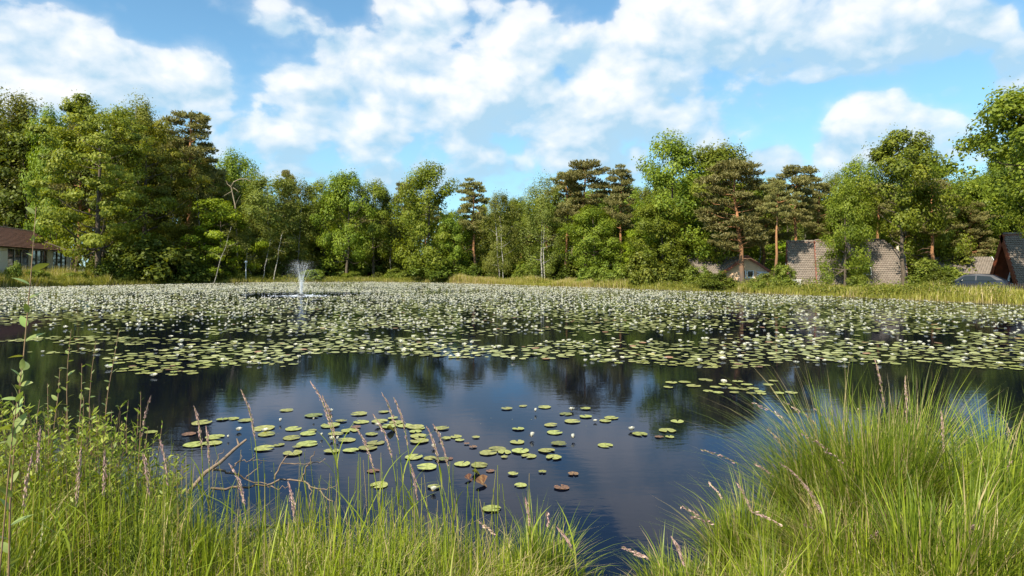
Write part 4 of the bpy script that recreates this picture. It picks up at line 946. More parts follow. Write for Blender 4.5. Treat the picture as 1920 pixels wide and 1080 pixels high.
# flowering grass stems, one by one
def seed_grass(tip, D, lean_px, label, thick=1.0, seed=0, base_z=None):
    R = rs(500+seed); xt = wx(tip[0], D); zt = wz(tip[1], D); xb = wx(tip[0]+lean_px, D); yb = D-.15; zb = gz(xb, yb); zb = max(zb, 0)
    t = thing('flowering_grass', label, 'grass stem', (xb, yb, zb)); H = zt-zb; dx = xt-xb; sg = -1 if dx < 0 else 1
    q = np.linspace(0, 1, 20); pts = np.column_stack([dx*(.40*q**1.5+.60*q**4.5), .15*q, H*q]); pts[:, 2] = H*(q*1.10-.10*q**5)
    s = MB(); s.tube(pts, np.linspace(.0046, .0016, 20)*thick, 5, a=.62, t=np.repeat(np.clip(q+.35, 0, 1), 5)); s.build('stalk', M['grass'], t, True)
    hm = MB(); n = 170; w = R.uniform(.72, 1.0, n)
    c = np.column_stack([np.interp(w, q, pts[:, i]) for i in range(3)]); tip_w = np.sin(np.clip((w-.70)/.30, 0, 1)*math.pi)**.6
    ax = unit(pts[-1]-pts[-3]); sidew = R.normal(size=(n, 3))*.0045*tip_w[:, None]*thick
    leaf_quads(hm, c+sidew, R.normal(size=(n, 3)), R.uniform(.014, .030, n)*thick, R, np.clip(R.normal(.5, .25, n), 0, 1), .17, axis_dir=ax+R.normal(size=(n, 3))*.18)
    hm.tube(pts[15:], .0015, 4, a=.4); hm.build('panicle', M['panicle'], t)
    for k in range(R.randint(2, 4)):
        qq = R.uniform(.2, .6); b = np.array([np.interp(qq, q, pts[:, i]) for i in range(3)]); lf = MB(); a_ = R.uniform(0, 6.28)
        blades(lf, b[:1], b[1:2], b[2:3], np.array([R.uniform(.25, .42)]), np.array([.011]), np.array([a_]), np.array([R.uniform(.4, .9)]), R, 7, np.array([.6]), 2.0); 
        lf.build('leaf', M['grass'], t)
stems = [((582,716),4.2,70,'tallest feathery grass stem standing before the open water'),((604,742),4.3,45,'feathery stem drooping left just right of the tallest one'),
 ((452,732),4.1,50,'feathery stem bending left over the dark branch'),((364,762),4.3,32,'feathery stem left of the bare branch'),((386,800),4.6,18,'shorter feathery stem close left of the bare branch'),
 ((716,737),4.3,52,'left one of the twin pink tipped stems before the water'),((738,746),4.35,45,'right one of the twin pink tipped stems before the water'),((700,778),4.2,60,'feathery stem left of the twin stems, leaning left'),
 ((800,800),4.3,40,'left one of two stems before the near white flower bud'),((812,796),4.35,46,'right one of two stems before the near white flower bud'),((665,800),4.1,60,'slim stem amid the thick lily group'),
 ((283,742),5.0,-18,'thin purple headed stem bending right above the leafy shoots'),((300,826),3.6,35,'purple headed stem above the grass left of the branch'),((268,850),3.5,30,'tan headed stem in the left grass'),
 ((152,842),3.0,4,'thick upright tan seed head in the left grass'),((196,846),3.4,12,'slender purple seed head in the left grass'),
 ((76,800),3.6,4,'reddish seed head at the far left'),((60,852),2.9,-6,'dark seed head near the left corner'),
 ((430,870),3.5,55,'drooping seed head in front of the branch'),((540,905),3.4,28,'low seed head under the branch'),
 ((770,872),4.0,22,'pinkish low seed head near the round pad'),((985,935),4.1,12,'low seed head at the edge of the open water'),((1045,990),4.0,40,'curved low seed head in the middle'),
 ((1640,672),4.9,20,'tall red tipped stem above the largest tussock'),((1698,706),4.9,-6,'brown seed head right of the tall red tipped stem'),((1765,770),4.6,-4,'small brown seed head between the right hand tussocks'),
 ((1260,1008),3.4,28,'purple seed head leaning left at the bottom centre right'),((1505,905),4.0,45,'reddish stem over the dry tussock'),((1380,905),4.4,38,'purple tipped stem over the spiky tussock'),((1462,868),4.6,80,'long arching stem over the water from the tussock')]
for i, (tip, D, ln, lb) in enumerate(stems): seed_grass(tip, D, ln, lb, 1.0 if D > 3.2 else .9, i)

# far bank grasses
def bank_strip(name, label, pxr, offr, n, hr, wr, mat, seed, vr=(0, 1)):
    R = rs(seed); px = R.uniform(*pxr, n); S = np.array([shoreD(p) for p in np.linspace(-300, 2200, 400)]); sd = np.interp(px, np.linspace(-300, 2200, 400), S)
    D = sd+R.uniform(0, 1, n)**1.2*(offr[1]-offr[0])+offr[0]; x = (px-960)/1200*D; d = lake_sdf(x, D); k = d > -.15; x, D, px = x[k], D[k], px[k]; n = len(x)
    z = ground_z(x, D); patch = .5+.5*np.sin(x*.8+np.sin(D*.7)*2)*np.cos(D*.5+x*.23)
    H = R.uniform(*hr, n)*(.35+1.05*patch)*(.8+.4*np.sin(x*.31+1)**2); mb = MB()
    v = np.clip(vr[0]+(vr[1]-vr[0])*R.uniform(0, 1, n)**1.1*(.55+.6*patch), 0, 1)
    blades(mb, x, D, z-.03, H, R.uniform(*wr, n), R.uniform(0, 6.28, n), R.uniform(.05, .5, n), R, 2, v)
    return tag(mb.build(name, mat), label, 'grass', kind='stuff')
bank_strip('shore_grass', 'tall yellow green grass along the far shore', (-60,2100), (-.3,4.5), 46000, (.35,.75), (.03,.07), M['farmeadow'], 21, (.1,1.0))
bank_strip('meadow_grass', 'dry meadow grass in front of the houses', (1300,2100), (2.5,16), 36000, (.22,.45), (.03,.06), M['farmeadow'], 22, (.25,1.1))
bank_strip('pavilion_grass', 'rank weeds in front of the white pavilion', (-150,205), (-.2,9), 26000, (.7,1.55), (.04,.09), M['farmeadow'], 23, (.15,1.0))
bank_strip('reed_fringe', 'pale reeds at the water line below the thin birches', (842,1110), (-.3,2.2), 14000, (.6,1.1), (.03,.06), M['farmeadow'], 24, (.5,1.1))
bank_strip('lawn_grass', 'grass between the trees on the far bank', (-60,1500), (4,14), 28000, (.2,.45), (.04,.09), M['farmeadow'], 25, (.0,.75))
# low leafy scrub mixed into the bank
def scrub(seed, pxs_, n, name, label, mat, hr=(.2,.9)):
    R = rs(seed); mb = MB()
    for px, w_ in pxs_:
        k = int(n*w_); p = px+R.normal(size=k)*22*w_; D = np.array([shoreD(q) for q in p])+R.uniform(.2, 3.2, k); x = (p-960)/1200*D
        z = ground_z(x, D)+R.uniform(0, 1, k)*R.uniform(*hr)*(1+.3*np.sin(x*2))
        leaf_quads(mb, np.column_stack([x, D, z]), R.normal(size=(k, 3))+np.array([0,0,.8]), R.uniform(.08, .2, k), R, R.uniform(0, 1, k))
    tag(mb.build(name, mat), label, 'undergrowth', kind='stuff')
scrub(31, [(a_, .6+.5*((a_*7) % 5)/5) for a_ in range(20, 1900, 46)], 900, 'bank_weeds', 'leafy weeds along the far bank', M['shrub'], (.3,1.0))

# ------------------------------------------------------------------ water lilies
def padmat(name, stops):
    m = Mat(name); r = m.rand(); n = m.noise(m.coord(), 9, 4, .6); v = m.math('ADD', m.math('MULTIPLY', m.attr('v'), .9), m.math('MULTIPLY', m.math('SUBTRACT', n, .5), 1.1))
    col = m.hsv(m.ramp(v, stops), m.math('ADD', m.math('MULTIPLY', r, .03), .485), 1.0, m.math('ADD', m.math('MULTIPLY', r, .3), .85))
    m.set(Base_Color=col, Roughness=.34); m.p.inputs['Specular IOR Level'].default_value = .5; m.bump(m.noise(m.coord(), 30, 3, .6), .25, .01); return m.m
M['pad'] = padmat('lily_pad_green', [(.1,(.19,.19,.03)),(.5,(.31,.32,.07)),(.9,(.44,.43,.13))])
M['padolive'] = padmat('lily_pad_olive', [(.1,(.10,.11,.02)),(.5,(.19,.20,.04)),(.9,(.30,.27,.07))])
M['padbrown'] = padmat('lily_pad_brown', [(.1,(.10,.045,.02)),(.5,(.24,.12,.05)),(.9,(.42,.33,.10))])
m = Mat('lily_petals'); m.set(Base_Color=(.84,.81,.68), Roughness=.55); tr = m.N.new('ShaderNodeBsdfTranslucent'); tr.inputs[0].default_value = (.85,.85,.75,1)
mx = m.N.new('ShaderNodeMixShader'); mx.inputs[0].default_value = .3; m.L.new(m.p.outputs[0], mx.inputs[1]); m.L.new(tr.outputs[0], mx.inputs[2]); m.L.new(mx.outputs[0], m.out.inputs[0]); M['petal'] = m.m
M['stamen'] = plain('yellow_stamens', (.75,.50,.06), .6, .2, 20); M['sepal'] = plain('brown_green_sepals', (.14,.10,.04), .6, .3, 20)
def pad_mesh(seed, n=26, curl=0.0):
    R = rs(seed); mb = MB(); notch = .16+R.uniform(0, .18); ang = np.linspace(notch, 2*math.pi-notch, n); ph = R.uniform(0, 6)
    rad = .5*(1+.03*np.sin(3*ang+ph)+.02*np.sin(7*ang+ph)+.008*R.normal(size=n)); rad[0] *= .93; rad[-1] *= .93
    rings = [(.04,0),(.5,.004),(.88,.002),(1.0,.012)]; V = []
    for k, (s, z) in enumerate(rings):
        zz = z+(.010*np.sin(4*ang+ph)+.006*np.sin(9*ang))*s**3*(1+curl*2)
        if curl: zz = zz+curl*np.clip(np.cos(ang-ph)*s-.25, 0, 1)**1.4
        V.append(np.column_stack([rad*s*np.cos(ang), rad*s*np.sin(ang), zz]))
    V = np.concatenate(V); f = [(k*n+i, (k+1)*n+i, (k+1)*n+i+1, k*n+i+1) for k in range(3) for i in range(n-1)]
    mb.add(V, f, np.clip(.5+.25*np.tile(np.sin(6*ang+ph), 4)+R.uniform(-.2, .2), 0, 1)); return mb
PADS = [pad_mesh(100+i).build('lily_pad', M['pad'], smooth=True, as_mesh=True) for i in range(6)]
PADO = [pad_mesh(110+i).build('lily_pad', M['padolive'], smooth=True, as_mesh=True) for i in range(2)]
PADB = [pad_mesh(120+i).build('lily_pad', M['padbrown'], smooth=True, as_mesh=True) for i in range(2)]
def flower_mesh(seed, openness=.5, rings=3, half=True):
    """a cup of pointed petals, width about 1"""
    mb = MB(); R = rs(seed)
    for k in range(rings):
        np_ = [9,8,6][k]; tilt = (.35+.32*k)*(1.25-openness)+.15; L_ = .52-.06*k
        for i in range(np_):
            a = (i+.5*(k % 2))*2*math.pi/np_+R.normal()*.06; tl = tilt+R.normal()*.07
            u = np.array([math.cos(a), math.sin(a), 0]); w = np.array([-math.sin(a), math.cos(a), 0]); pts = []
            for s, wd in ((.08,.05),(.4,.12),(.72,.125),(1.0,.015)):
                el = tl+s*.55*(1-openness); r_ = s*L_*math.cos(min(el, 1.45)); z_ = s*L_*math.sin(min(el, 1.5))+.03
                pts += [u*r_-w*wd+np.array([0,0,z_+.02]), u*r_+np.array([0,0,z_-.015]), u*r_+w*wd+np.array([0,0,z_+.02])]
            mb.add(pts, [(q*3+c, q*3+c+1, q*3+c+4, q*3+c+3) for q in range(3) for c in range(2)], .5)
    return mb
FL = [flower_mesh(130+i, o).build('water_lily_flower', M['petal'], smooth=True, as_mesh=True) for i, o in enumerate((.75,.55,.35))]
BUD = flower_mesh(135, .05, 2).build('water_lily_bud', M['petal'], smooth=True, as_mesh=True)
sm = MB(); R = rs(3)
for k in range(16): a = k*2.4; r_ = .12*math.sqrt(k/16); sm.tube([(r_*math.cos(a), r_*math.sin(a), .05), (r_*1.4*math.cos(a), r_*1.4*math.sin(a), .22)], [.02,.012], 4)
STAM = sm.build('stamens', M['stamen'], as_mesh=True)
sm = MB()
for k in range(4):
    a = k*math.pi/2; u = np.array([math.cos(a), math.sin(a), 0]); w = np.array([-math.sin(a), math.cos(a), 0])
    sm.add([u*.03-w*.06, u*.03+w*.06, u*.3+w*.10+np.array([0,0,.08]), u*.3-w*.10+np.array([0,0,.08]), u*.5+np.array([0,0,.22])], [(0,1,2,3)], .5); sm.add([u*.3+w*.10+np.array([0,0,.08]), u*.5+np.array([0,0,.22]), u*.3-w*.10+np.array([0,0,.08])], [(0,1,2)], .5)
SEP = sm.build('sepals', M['sepal'], as_mesh=True)
def water_pt(px, py): D = EYE*1200/(py-500); return wx(px, D), D
Rl = rs(12)
def lily_pad(px, py, w, label, kind='g', group=None, mesh=None):
    x, D = water_pt(px, py); me = mesh or {'g': PADS, 'o': PADO, 'b': PADB}[kind][Rl.randint(99) % (6 if kind == 'g' else 2)]
    o = link('lily_pad', me); s = w/1200*D*.98; o.scale = (s, s*Rl.uniform(.92, 1.05), s*.6); o.location = (x, D, .006+Rl.uniform(0, .008)); o.rotation_euler = (Rl.normal()*.02, Rl.normal()*.02, Rl.uniform(0, 6.28)); o.location.z += .003
    return tag(o, label, 'lily pad', group)
ORD = ['first','second','third','fourth','fifth','sixth','seventh','eighth','ninth','tenth','eleventh','twelfth','thirteenth','fourteenth','fifteenth','sixteenth','seventeenth','eighteenth','nineteenth','twentieth','twenty-first','twenty-second']
SETS = [
 ('lily pad from the left in the scattered upper row', [(950,767,22),(981,762,16),(1021,764,25),(1061,777,26,'o'),(1073,791,31),(1098,767,20),(1098,782,24),(1146,784,27),(1135,790,23)]),
 ('lily pad from the left around the two closed buds', [(972,805,23),(1033,798,26),(1040,812,30),(970,830,27),(1048,833,30,'o'),(1025,846,32),(1038,859,30)]),
 ('lily pad from the left on open water at right', [(1135,836,29),(1200,815,29),(1236,820,18,'b'),(1256,820,18),(1251,808,32),(1270,791,25)]),
 ('lily pad from the left in the touching middle chain', [(915,850,34),(932,843,34,'o'),(946,849,27),(976,847,34),(992,856,29),(946,858,14)]),
 ('lily pad from the left beside the dark curled leaves', [(867,871,31),(899,873,33),(919,884,17,'b'),(962,890,20),(1017,886,15),(1075,890,20,'b'),(976,911,24),(1053,915,30,'b')]),
 ('lily pad from the left right of the twin stems', [(786,804,22),(828,804,30),(836,823,20),(855,820,22),(862,826,18),(892,821,16),(875,833,11,'b'),(887,839,16,'b')]),
 ('lily pad from the left around the nearest white flower', [(711,911,34),(776,858,35),(800,877,39),(806,860,24),(829,862,28,'o'),(814,914,25,'o'),(700,884,24,'b'),(843,861,14,'b')]),
 ('lily pad from the left in the crowd under the twin stems', [(673,777,32),(677,792,30),(719,773,21),(712,791,30),(728,800,35),(743,793,27),(760,799,30),(779,802,33),(779,810,23),(784,819,31),(786,828,35),(737,785,20),(656,808,33),(667,802,20,'b')]),
 ('lily pad from the left behind the feathery stems', [(619,799,35),(630,815,30),(622,847,28),(650,826,35),(658,845,31),(690,841,37),(705,831,34,'o'),(640,790,22,'o'),(697,815,24)]),
 ('lily pad from the left above the bare branch', [(494,804,40),(500,815,33),(538,770,26),(549,851,36),(547,822,33),(550,805,30),(557,839,18),(577,833,40),(578,814,30),(588,780,33,'o'),(585,808,18,'o'),(496,842,38),(523,835,20,'o')]),
 ('lily pad from the left by the left grass', [(366,834,43),(378,794,37),(399,832,34),(403,821,34),(417,787,23),(436,786,23),(460,789,28),(354,815,26,'b'),(196,805,30),(283,811,24)]),
 ('lily pad from the left in the small isolated patch', [(1253,727,18),(1259,718,22),(1284,717,25),(1300,724,28),(1323,713,26),(1328,734,20),(1342,727,22),(1347,737,20),(1360,722,24),(1375,729,22),(1377,737,18),(1383,716,20),(1395,731,20),(1400,722,22),(1408,738,19),(1412,729,22),(1425,735,20),(1428,739,18),(1440,722,20),(1450,715,18),(1460,738,20),(1484,737,22)]),
]
n_pads = 0
for desc, lst in SETS:
    for k, p in enumerate(sorted(lst, key=lambda q: q[0])):
        kd = p[3] if len(p) > 3 else 'g'
        colr = {'g': '', 'o': 'olive ', 'b': 'brownish '}[kd]
        lily_pad(p[0], p[1], p[2], f'{ORD[k]} {colr}{desc}', kd); n_pads += 1
lily_pad(922, 955, 37, 'nearest lily pad, round with a notch, alone below the curled brown leaves', 'g')
# raised and curled leaves
curl = pad_mesh(140, 26, .55).build('lily_pad', M['padbrown'], smooth=True, as_mesh=True); curlg = pad_mesh(141, 26, .6).build('lily_pad', M['padolive'], smooth=True, as_mesh=True)
for (px, py, w, me, lb) in [(907,909,34,curl,'dark brown curled lily leaf standing up from the water'),(894,889,20,curlg,'green lily leaf folded upright above the brown curled one'),
                            (880,900,20,curl,'small dark folded lily leaf left of the brown curled one'),(735,808,22,curlg,'tipped up olive lily leaf inside the crowded group')]:
    o = lily_pad(px, py, w, lb, 'b', mesh=me); o.scale = (o.scale[0],)*3; o.rotation_euler = (.35, .25, 1.2)
def flower(px, py, w, label, kind=0, group=None, parts=True, x=None, D=None, s=None):
    if x is None: x, D = water_pt(px, py+w*.38); s = w/1200*D*1.12
    o = link('water_lily_flower' if kind < 3 else 'water_lily_bud', FL[kind] if kind < 3 else BUD); o.location = (x, D, .015 if kind < 3 else .03); o.rotation_euler = (Rl.normal()*.12, Rl.normal()*.12, Rl.uniform(0, 6.28))
    o.scale = (s, s, s*1.15) if kind < 3 else (s*1.3, s*1.3, s*1.9)
    tag(o, label, 'water lily', group)
    if parts:
        link('sepals', SEP, o)
        if kind < 3: link('stamens', STAM, o)
    return o
for (px, py, w, k, lb) in [(619,770,12,1,'white water lily between the tallest feathery stems'),(448,805,12,1,'open white water lily above the tip of the bare branch'),(497,806,12,0,'white water lily on a pad behind the drooping stem'),
    (622,822,12,1,'white water lily in the group behind the feathery stems'),(633,826,6,3,'tiny bud beside the water lily behind the feathery stems'),(708,796,12,0,'white water lily at the left of the crowded pads'),(525,792,6,3,'small white bud alone above the bare branch'),
    (428,823,5,3,'tiny closed bud left of the bare branch'),(603,819,5,3,'tiny white bud right of the loose pad group'),(1072,767,12,1,'white water lily in the scattered upper row'),(1116,789,8,0,'small opened white blossom right of the scattered upper row'),
    (1184,804,13,1,'cup shaped white water lily alone with one pad at right'),(996,820,9,3,'left one of the two closed white buds on open water'),(1075,823,8,3,'right one of the two closed white buds on open water'),
    (1004,773,6,3,'tiny green bud in the scattered upper row'),(813,837,11,2,'half closed water lily behind the pair of stems'),(812,918,15,2,'nearest white water lily, half closed, at the edge of the grass'),(1357,715,13,1,'white water lily in the small isolated patch right of centre'),
    (824,821,6,3,'tiny white bud above the pair of stems'),(588,789,4,3,'very small bud below the olive pad')]:
    flower(px, py, w, lb, k)

# the rafts: a jittered lattice of pads over the areas the leaves cover
Rg = rs(77)
cell = .25; gxx, gyy = np.meshgrid(np.arange(-62, 40, cell), np.arange(11.5, 101, cell), indexing='ij')
gxx = gxx.ravel(); gyy = gyy.ravel(); n = len(gxx); gxx = gxx+Rg.uniform(-.5, .5, n)*cell*1.25; gyy = gyy+Rg.uniform(-.5, .5, n)*cell*1.25
d = lake_sdf(gxx, gyy); k = d < -.8; gxx, gyy, d = gxx[k], gyy[k], d[k]
px = 960+gxx/gyy*1200; py = 500+EYE*1200/gyy; k = (px > -260) & (px < 2180); gxx, gyy, px, py, d = gxx[k], gyy[k], px[k], py[k], d[k]
def vnoise(x, y, s, seed):
    g_ = rs(seed).uniform(0, 1, (256, 256)); X_ = x*s+500; Y_ = y*s+500; i = np.floor(X_).astype(int); j = np.floor(Y_).astype(int); fx = X_-i; fy = Y_-j
    fx = fx*fx*(3-2*fx); fy = fy*fy*(3-2*fy); a = g_[i % 256, j % 256]; b = g_[(i+1) % 256, j % 256]; c = g_[i % 256, (j+1) % 256]; e = g_[(i+1) % 256, (j+1) % 256]
    return (a*(1-fx)+b*fx)*(1-fy)+(c*(1-fx)+e*fx)*fy
nz = .6*vnoise(gxx, gyy, .22, 1)+.4*vnoise(gxx, gyy, .6, 2)
cover = np.clip((np.interp(px, [-200,0,300,700,1000,1400,1920,2200], [616,606,612,622,614,612,622,632])-py)/16+1.0, 0, 1)
cover = np.where(nz < np.interp(py, [530,565,590,620], [.12,.30,.46,.52]), cover*np.interp(py, [560,600,640], [.75,.25,.05]), cover)
ells = [(365,672,215,30),(300,694,130,14),(95,659,150,9),(250,640,260,9),(900,660,175,12),(1000,668,70,9),(640,645,170,14),(560,661,90,5),(1280,670,180,15),(1370,681,90,8),(1120,648,150,10),(1180,660,70,8),
        (1450,645,170,13),(1700,664,240,23),(1860,684,110,9),(1620,654,150,12),(1900,650,140,22),(800,640,120,9),(420,650,140,12)]
for (ex, ey, rx, ry) in ells:
    q = ((px-ex)/rx)**2+((py-ey)/ry)**2+(nz-.5)*2.4; cover = np.maximum(cover, np.clip((1.15-q)*3, 0, .92))
clear = np.hypot(gxx-wx(562, 54), gyy-54.3) < 5.4+.6*np.sin(np.arctan2(gyy-54.3, gxx-wx(562, 54))*3)
ring = d > -1.6-1.2*nz
keep = (Rg.uniform(0, 1, len(px)) < cover*np.interp(gyy, [15,20,26,40], [1.0,.88,.74,.62])) & ~clear & ~(ring & (Rg.uniform(0, 1, len(px)) < .7))
X1, Y1, P1, Q1, C1 = gxx[keep], gyy[keep], px[keep], py[keep], cover[keep]
dia = Rg.uniform(.11, .27, len(X1))
inview = (P1 > -5) & (P1 < 1925)
order = np.argsort(np.where(inview, Y1, 1e9)); nind = 300-n_pads-5; near = order[:nind]; far = order[nind:]
RAFT = [((150,560),'pad of the crowded near left raft','lily pads of the near left raft'),((1440,2000),'pad of the right hand raft behind the tussocks','lily pads of the right hand raft'),
        ((700,1090),'pad of the middle raft','lily pads of the middle raft'),((1090,1440),'pad of the long thin raft right of centre','lily pads of the long thin raft'),((-50,150),'pad of the thin far left strip','lily pads of the far left strip'),((560,700),'pad in the sparse strip right of the near left raft','lily pads of the sparse strip')]
for i in near:
    lb = next(((l, g_) for (a, b), l, g_ in RAFT if a <= P1[i] < b), RAFT[2][1:])
    w = dia[i]/Y1[i]*1200
    kd = 'g' if Rg.uniform() < .86 else ('o' if Rg.uniform() < .75 else 'b')
    o = lily_pad(P1[i], Q1[i], w, 'yellow green lily '+lb[0] if kd == 'g' else ('olive lily ' if kd == 'o' else 'brownish lily ')+lb[0], kd, group=lb[1]+('' if kd == 'g' else ', duller ones' if kd == 'o' else ', browned ones'))
def discs(idx, k_, name, label):
    mb = MB(); n = len(idx); a0 = Rg.uniform(0, 6.28, n); ang = np.linspace(.16, 2*math.pi-.16, k_)
    r_ = dia[idx][:, None]*.5*(1+Rg.normal(size=(n, k_))*.03); tx, ty = Rg.normal(size=(2, n))*.045
    vx = X1[idx][:, None]+r_*np.cos(ang+a0[:, None]); vy = Y1[idx][:, None]+r_*np.sin(ang+a0[:, None])
    vz = (.006+Rg.uniform(0, .012, n))[:, None]+(np.abs(tx)+np.abs(ty))[:, None]*dia[idx][:, None]*.5+r_*(tx[:, None]*np.cos(ang+a0[:, None])+ty[:, None]*np.sin(ang+a0[:, None]))
    V = np.stack([vx, vy, vz], -1).reshape(-1, 3); b = np.arange(n)[:, None]*k_
    val = np.repeat(np.clip(Rg.normal(.5, .22, n), 0, 1.1), k_)
    if k_ == 8: f = np.concatenate([b+np.array([0,1,2,3]), b+np.array([0,3,4,7]), b+np.array([4,5,6,7])])
    else: f = np.concatenate([b+np.array([0,1,2,3]), b+np.array([0,3,4,5])])
    mb.add(V, f, val); return tag(mb.build(name, M['padfar']), label, 'lily pads', kind='stuff')
m = Mat('lily_pad_raft'); 
col = m.ramp(m.attr('v'), [(0,(.14,.15,.035)),(.45,(.27,.28,.07)),(.8,(.40,.40,.14)),(.97,(.46,.43,.17)),(1,(.34,.17,.07))])
m.set(Base_Color=col, Roughness=.36); m.p.inputs['Specular IOR Level'].default_value = .5; M['padfar'] = m.m
Yf = Y1[far]; discs(far[Yf < 42], 8, 'lily_pad_raft', 'crowded pale green lily pads covering the middle of the pond')
k = Yf >= 42; discs(far[k & (Rg.uniform(0, 1, len(Yf)) < .8)], 6, 'lily_pad_raft', 'crowded lily pads covering the far part of the pond')

# flowers of the rafts
nf = 60000; yy = Rg.uniform(0, 1, nf); yy = 12+88*yy**.8; xx = Rg.uniform(-62, 40, nf)
clf = .55*vnoise(xx, yy, .28, 5)+.45*vnoise(xx, yy, .9, 6)
dd = lake_sdf(xx, yy); fp = 960+xx/yy*1200; fq = 500+EYE*1200/yy
from_pad = np.zeros(nf, bool); gridset = set(zip(np.floor(X1/.6).astype(int), np.floor(Y1/.6).astype(int)))
from_pad = np.array([(int(math.floor(a/.6)), int(math.floor(b/.6))) in gridset for a, b in zip(xx, yy)])
dens = np.interp(yy, [12,16,22,30,40,60,90], [.20,.26,.36,.46,.62,.80,.80])*np.clip(2.6*clf-.45, .08, 1)
k = (dd < -1.2) & (fp > -260) & (fp < 2180) & from_pad & (Rg.uniform(0, 1, nf) < dens)
xx, yy, fp, fq = xx[k], yy[k], fp[k], fq[k]; siz = Rg.uniform(.10, .17, len(xx))
inv = (fp > 0) & (fp < 1920); order = np.argsort(np.where(inv, yy, 1e9)); near = order[:275]; far = order[275:]
for i in near:
    lb = next(((l, g_) for (a, b), l, g_ in RAFT if a <= fp[i] < b), RAFT[2][1:])
    flower(0, 0, 0, 'white flower beside a '+lb[0], int(Rg.randint(3)), 'white flowers among the '+lb[1], False, xx[i], yy[i], siz[i]*1.15)
mb = MB(); n = len(far)
X0 = np.column_stack([xx[far], yy[far], np.full(n, .035)+Rg.uniform(0, .05, n)]); S = siz[far]*1.05
for k in range(8):      # eight upright petals each
    a = k*math.pi/4+Rg.uniform(0, .5, n); u = np.column_stack([np.cos(a), np.sin(a), np.zeros(n)]); w = np.column_stack([-np.sin(a), np.cos(a), np.zeros(n)])
    el = (.45 if k % 2 else 1.0)+Rg.normal(size=n)*.1; tip = u*(np.cos(el)*.52*S)[:, None]; tip[:, 2] = np.sin(el)*.62*S
    mid = u*(np.cos(el)*.28*S)[:, None]; mid[:, 2] = np.sin(el)*.26*S; ww = w*(S*.15)[:, None]
    V = np.stack([X0, X0+mid+ww, X0+tip, X0+mid-ww], 1); mb.add(V.reshape(-1, 3), np.arange(n*4).reshape(n, 4), .5)
tag(mb.build('water_lily_flowers', M['petal']), 'countless small white water lily flowers over the far part of the pond', 'water lilies', kind='stuff')

# pollen, petals and bits afloat on the open water
mb = MB(); R = rs(44); n = 900; y = R.uniform(5.2, 16, n); x = R.uniform(-.8, .8, n)*y; kk = (lake_sdf(x, y) < -.2) & (vnoise(x, y, .7, 9) > .5); x, y = x[kk], y[kk]; n = len(x)
leaf_quads(mb, np.column_stack([x, y, np.full(n, .005)]), np.tile([0,0,1.0], (n, 1)), R.uniform(.006, .022, n), R, R.uniform(0, 1, n), .6)
tag(mb.build('floating_specks', M['padfar']), 'tiny bits of leaf and pollen floating on the open water', 'debris', kind='stuff')
# ------------------------------------------------------------------ fountain
fx, fy = wx(565, 52.5), 52.5
fo = thing('fountain', 'floating fountain spraying thin fanned jets of water above the lilies', 'fountain', (fx, fy, 0))
mb = MB(); mb.tube([(0,0,-.1),(0,0,.03),(0,0,.06),(0,0,.10)], [.30,.34,.22,.05], 14); mb.tube([(0,0,.05),(0,0,.22)], [.06,.04], 8); mb.build('nozzle', M['darktrim'], fo, True)
m = Mat('water_spray'); m.set(Base_Color=(.86,.90,.95), Roughness=.25, Alpha=.20); M['spray'] = m.m
m = Mat('water_foam'); m.set(Base_Color=(.8,.85,.9), Roughness=.4); M['foam'] = m.m
R = rs(9); jt = MB(); dr = MB()
for k in range(22):
    a = k*2*math.pi/22+R.normal()*.05; vr = .62+.30*(k % 3)+R.normal()*.1; vz = 7.1-.35*(k % 3)+R.normal()*.15; T = 2*vz/9.8
    tt = np.linspace(0, T*.56, 16); c = np.column_stack([vr*tt*math.cos(a), vr*tt*math.sin(a), vz*tt-4.9*tt**2+.2]); jt.tube(c, np.linspace(.020, .007, 16), 4)
    nd = 300; td = T*R.uniform(.12, 1, nd)**.62; sp = .04+.17*td
    c = np.column_stack([vr*td*math.cos(a), vr*td*math.sin(a), vz*td-4.9*td**2+.2])+R.normal(size=(nd, 3))*sp[:, None]*.7; c[:, 2] = np.abs(c[:, 2])
    leaf_quads(dr, c, R.normal(size=(nd, 3)), R.uniform(.012, .035, nd), R, .5, .9)
for k in range(5):
    a = k*1.26; jt.tube([(0,0,.15),(.05*math.cos(a),.05*math.sin(a),.8),(.16*math.cos(a),.16*math.sin(a),1.7)], [.035,.03,.01], 5)
nd = 2600; hh = np.abs(R.normal(size=nd))*.55; leaf_quads(dr, np.column_stack([R.normal(size=nd)*(.05+.14*hh), R.normal(size=nd)*(.05+.14*hh), .1+hh]), R.normal(size=(nd, 3)), R.uniform(.02, .05, nd), R, .5, .9)
nd = 2600; a = R.uniform(0, 6.28, nd); rr = R.normal(1.0, .4, nd); leaf_quads(dr, np.column_stack([rr*np.cos(a), rr*np.sin(a), R.uniform(1.6, 2.9, nd)]), R.normal(size=(nd, 3)), R.uniform(.008, .022, nd), R, .5, .9)
o = jt.build('jets', M['spray'], fo); o = dr.build('droplets', M['spray'], fo); o['kind'] = 'stuff'
fm = MB(); n = 1600; a = R.uniform(0, 6.28, n); r_ = np.abs(R.normal(size=n))*1.3+.1
leaf_quads(fm, np.column_stack([r_*np.cos(a), r_*np.sin(a), np.full(n, .014)]), np.tile([0,0,1.0], (n, 1))+R.normal(size=(n, 3))*.2, R.uniform(.04, .12, n), R, .5, .8); o = fm.build('foam', M['foam'], fo); o['kind'] = 'stuff'

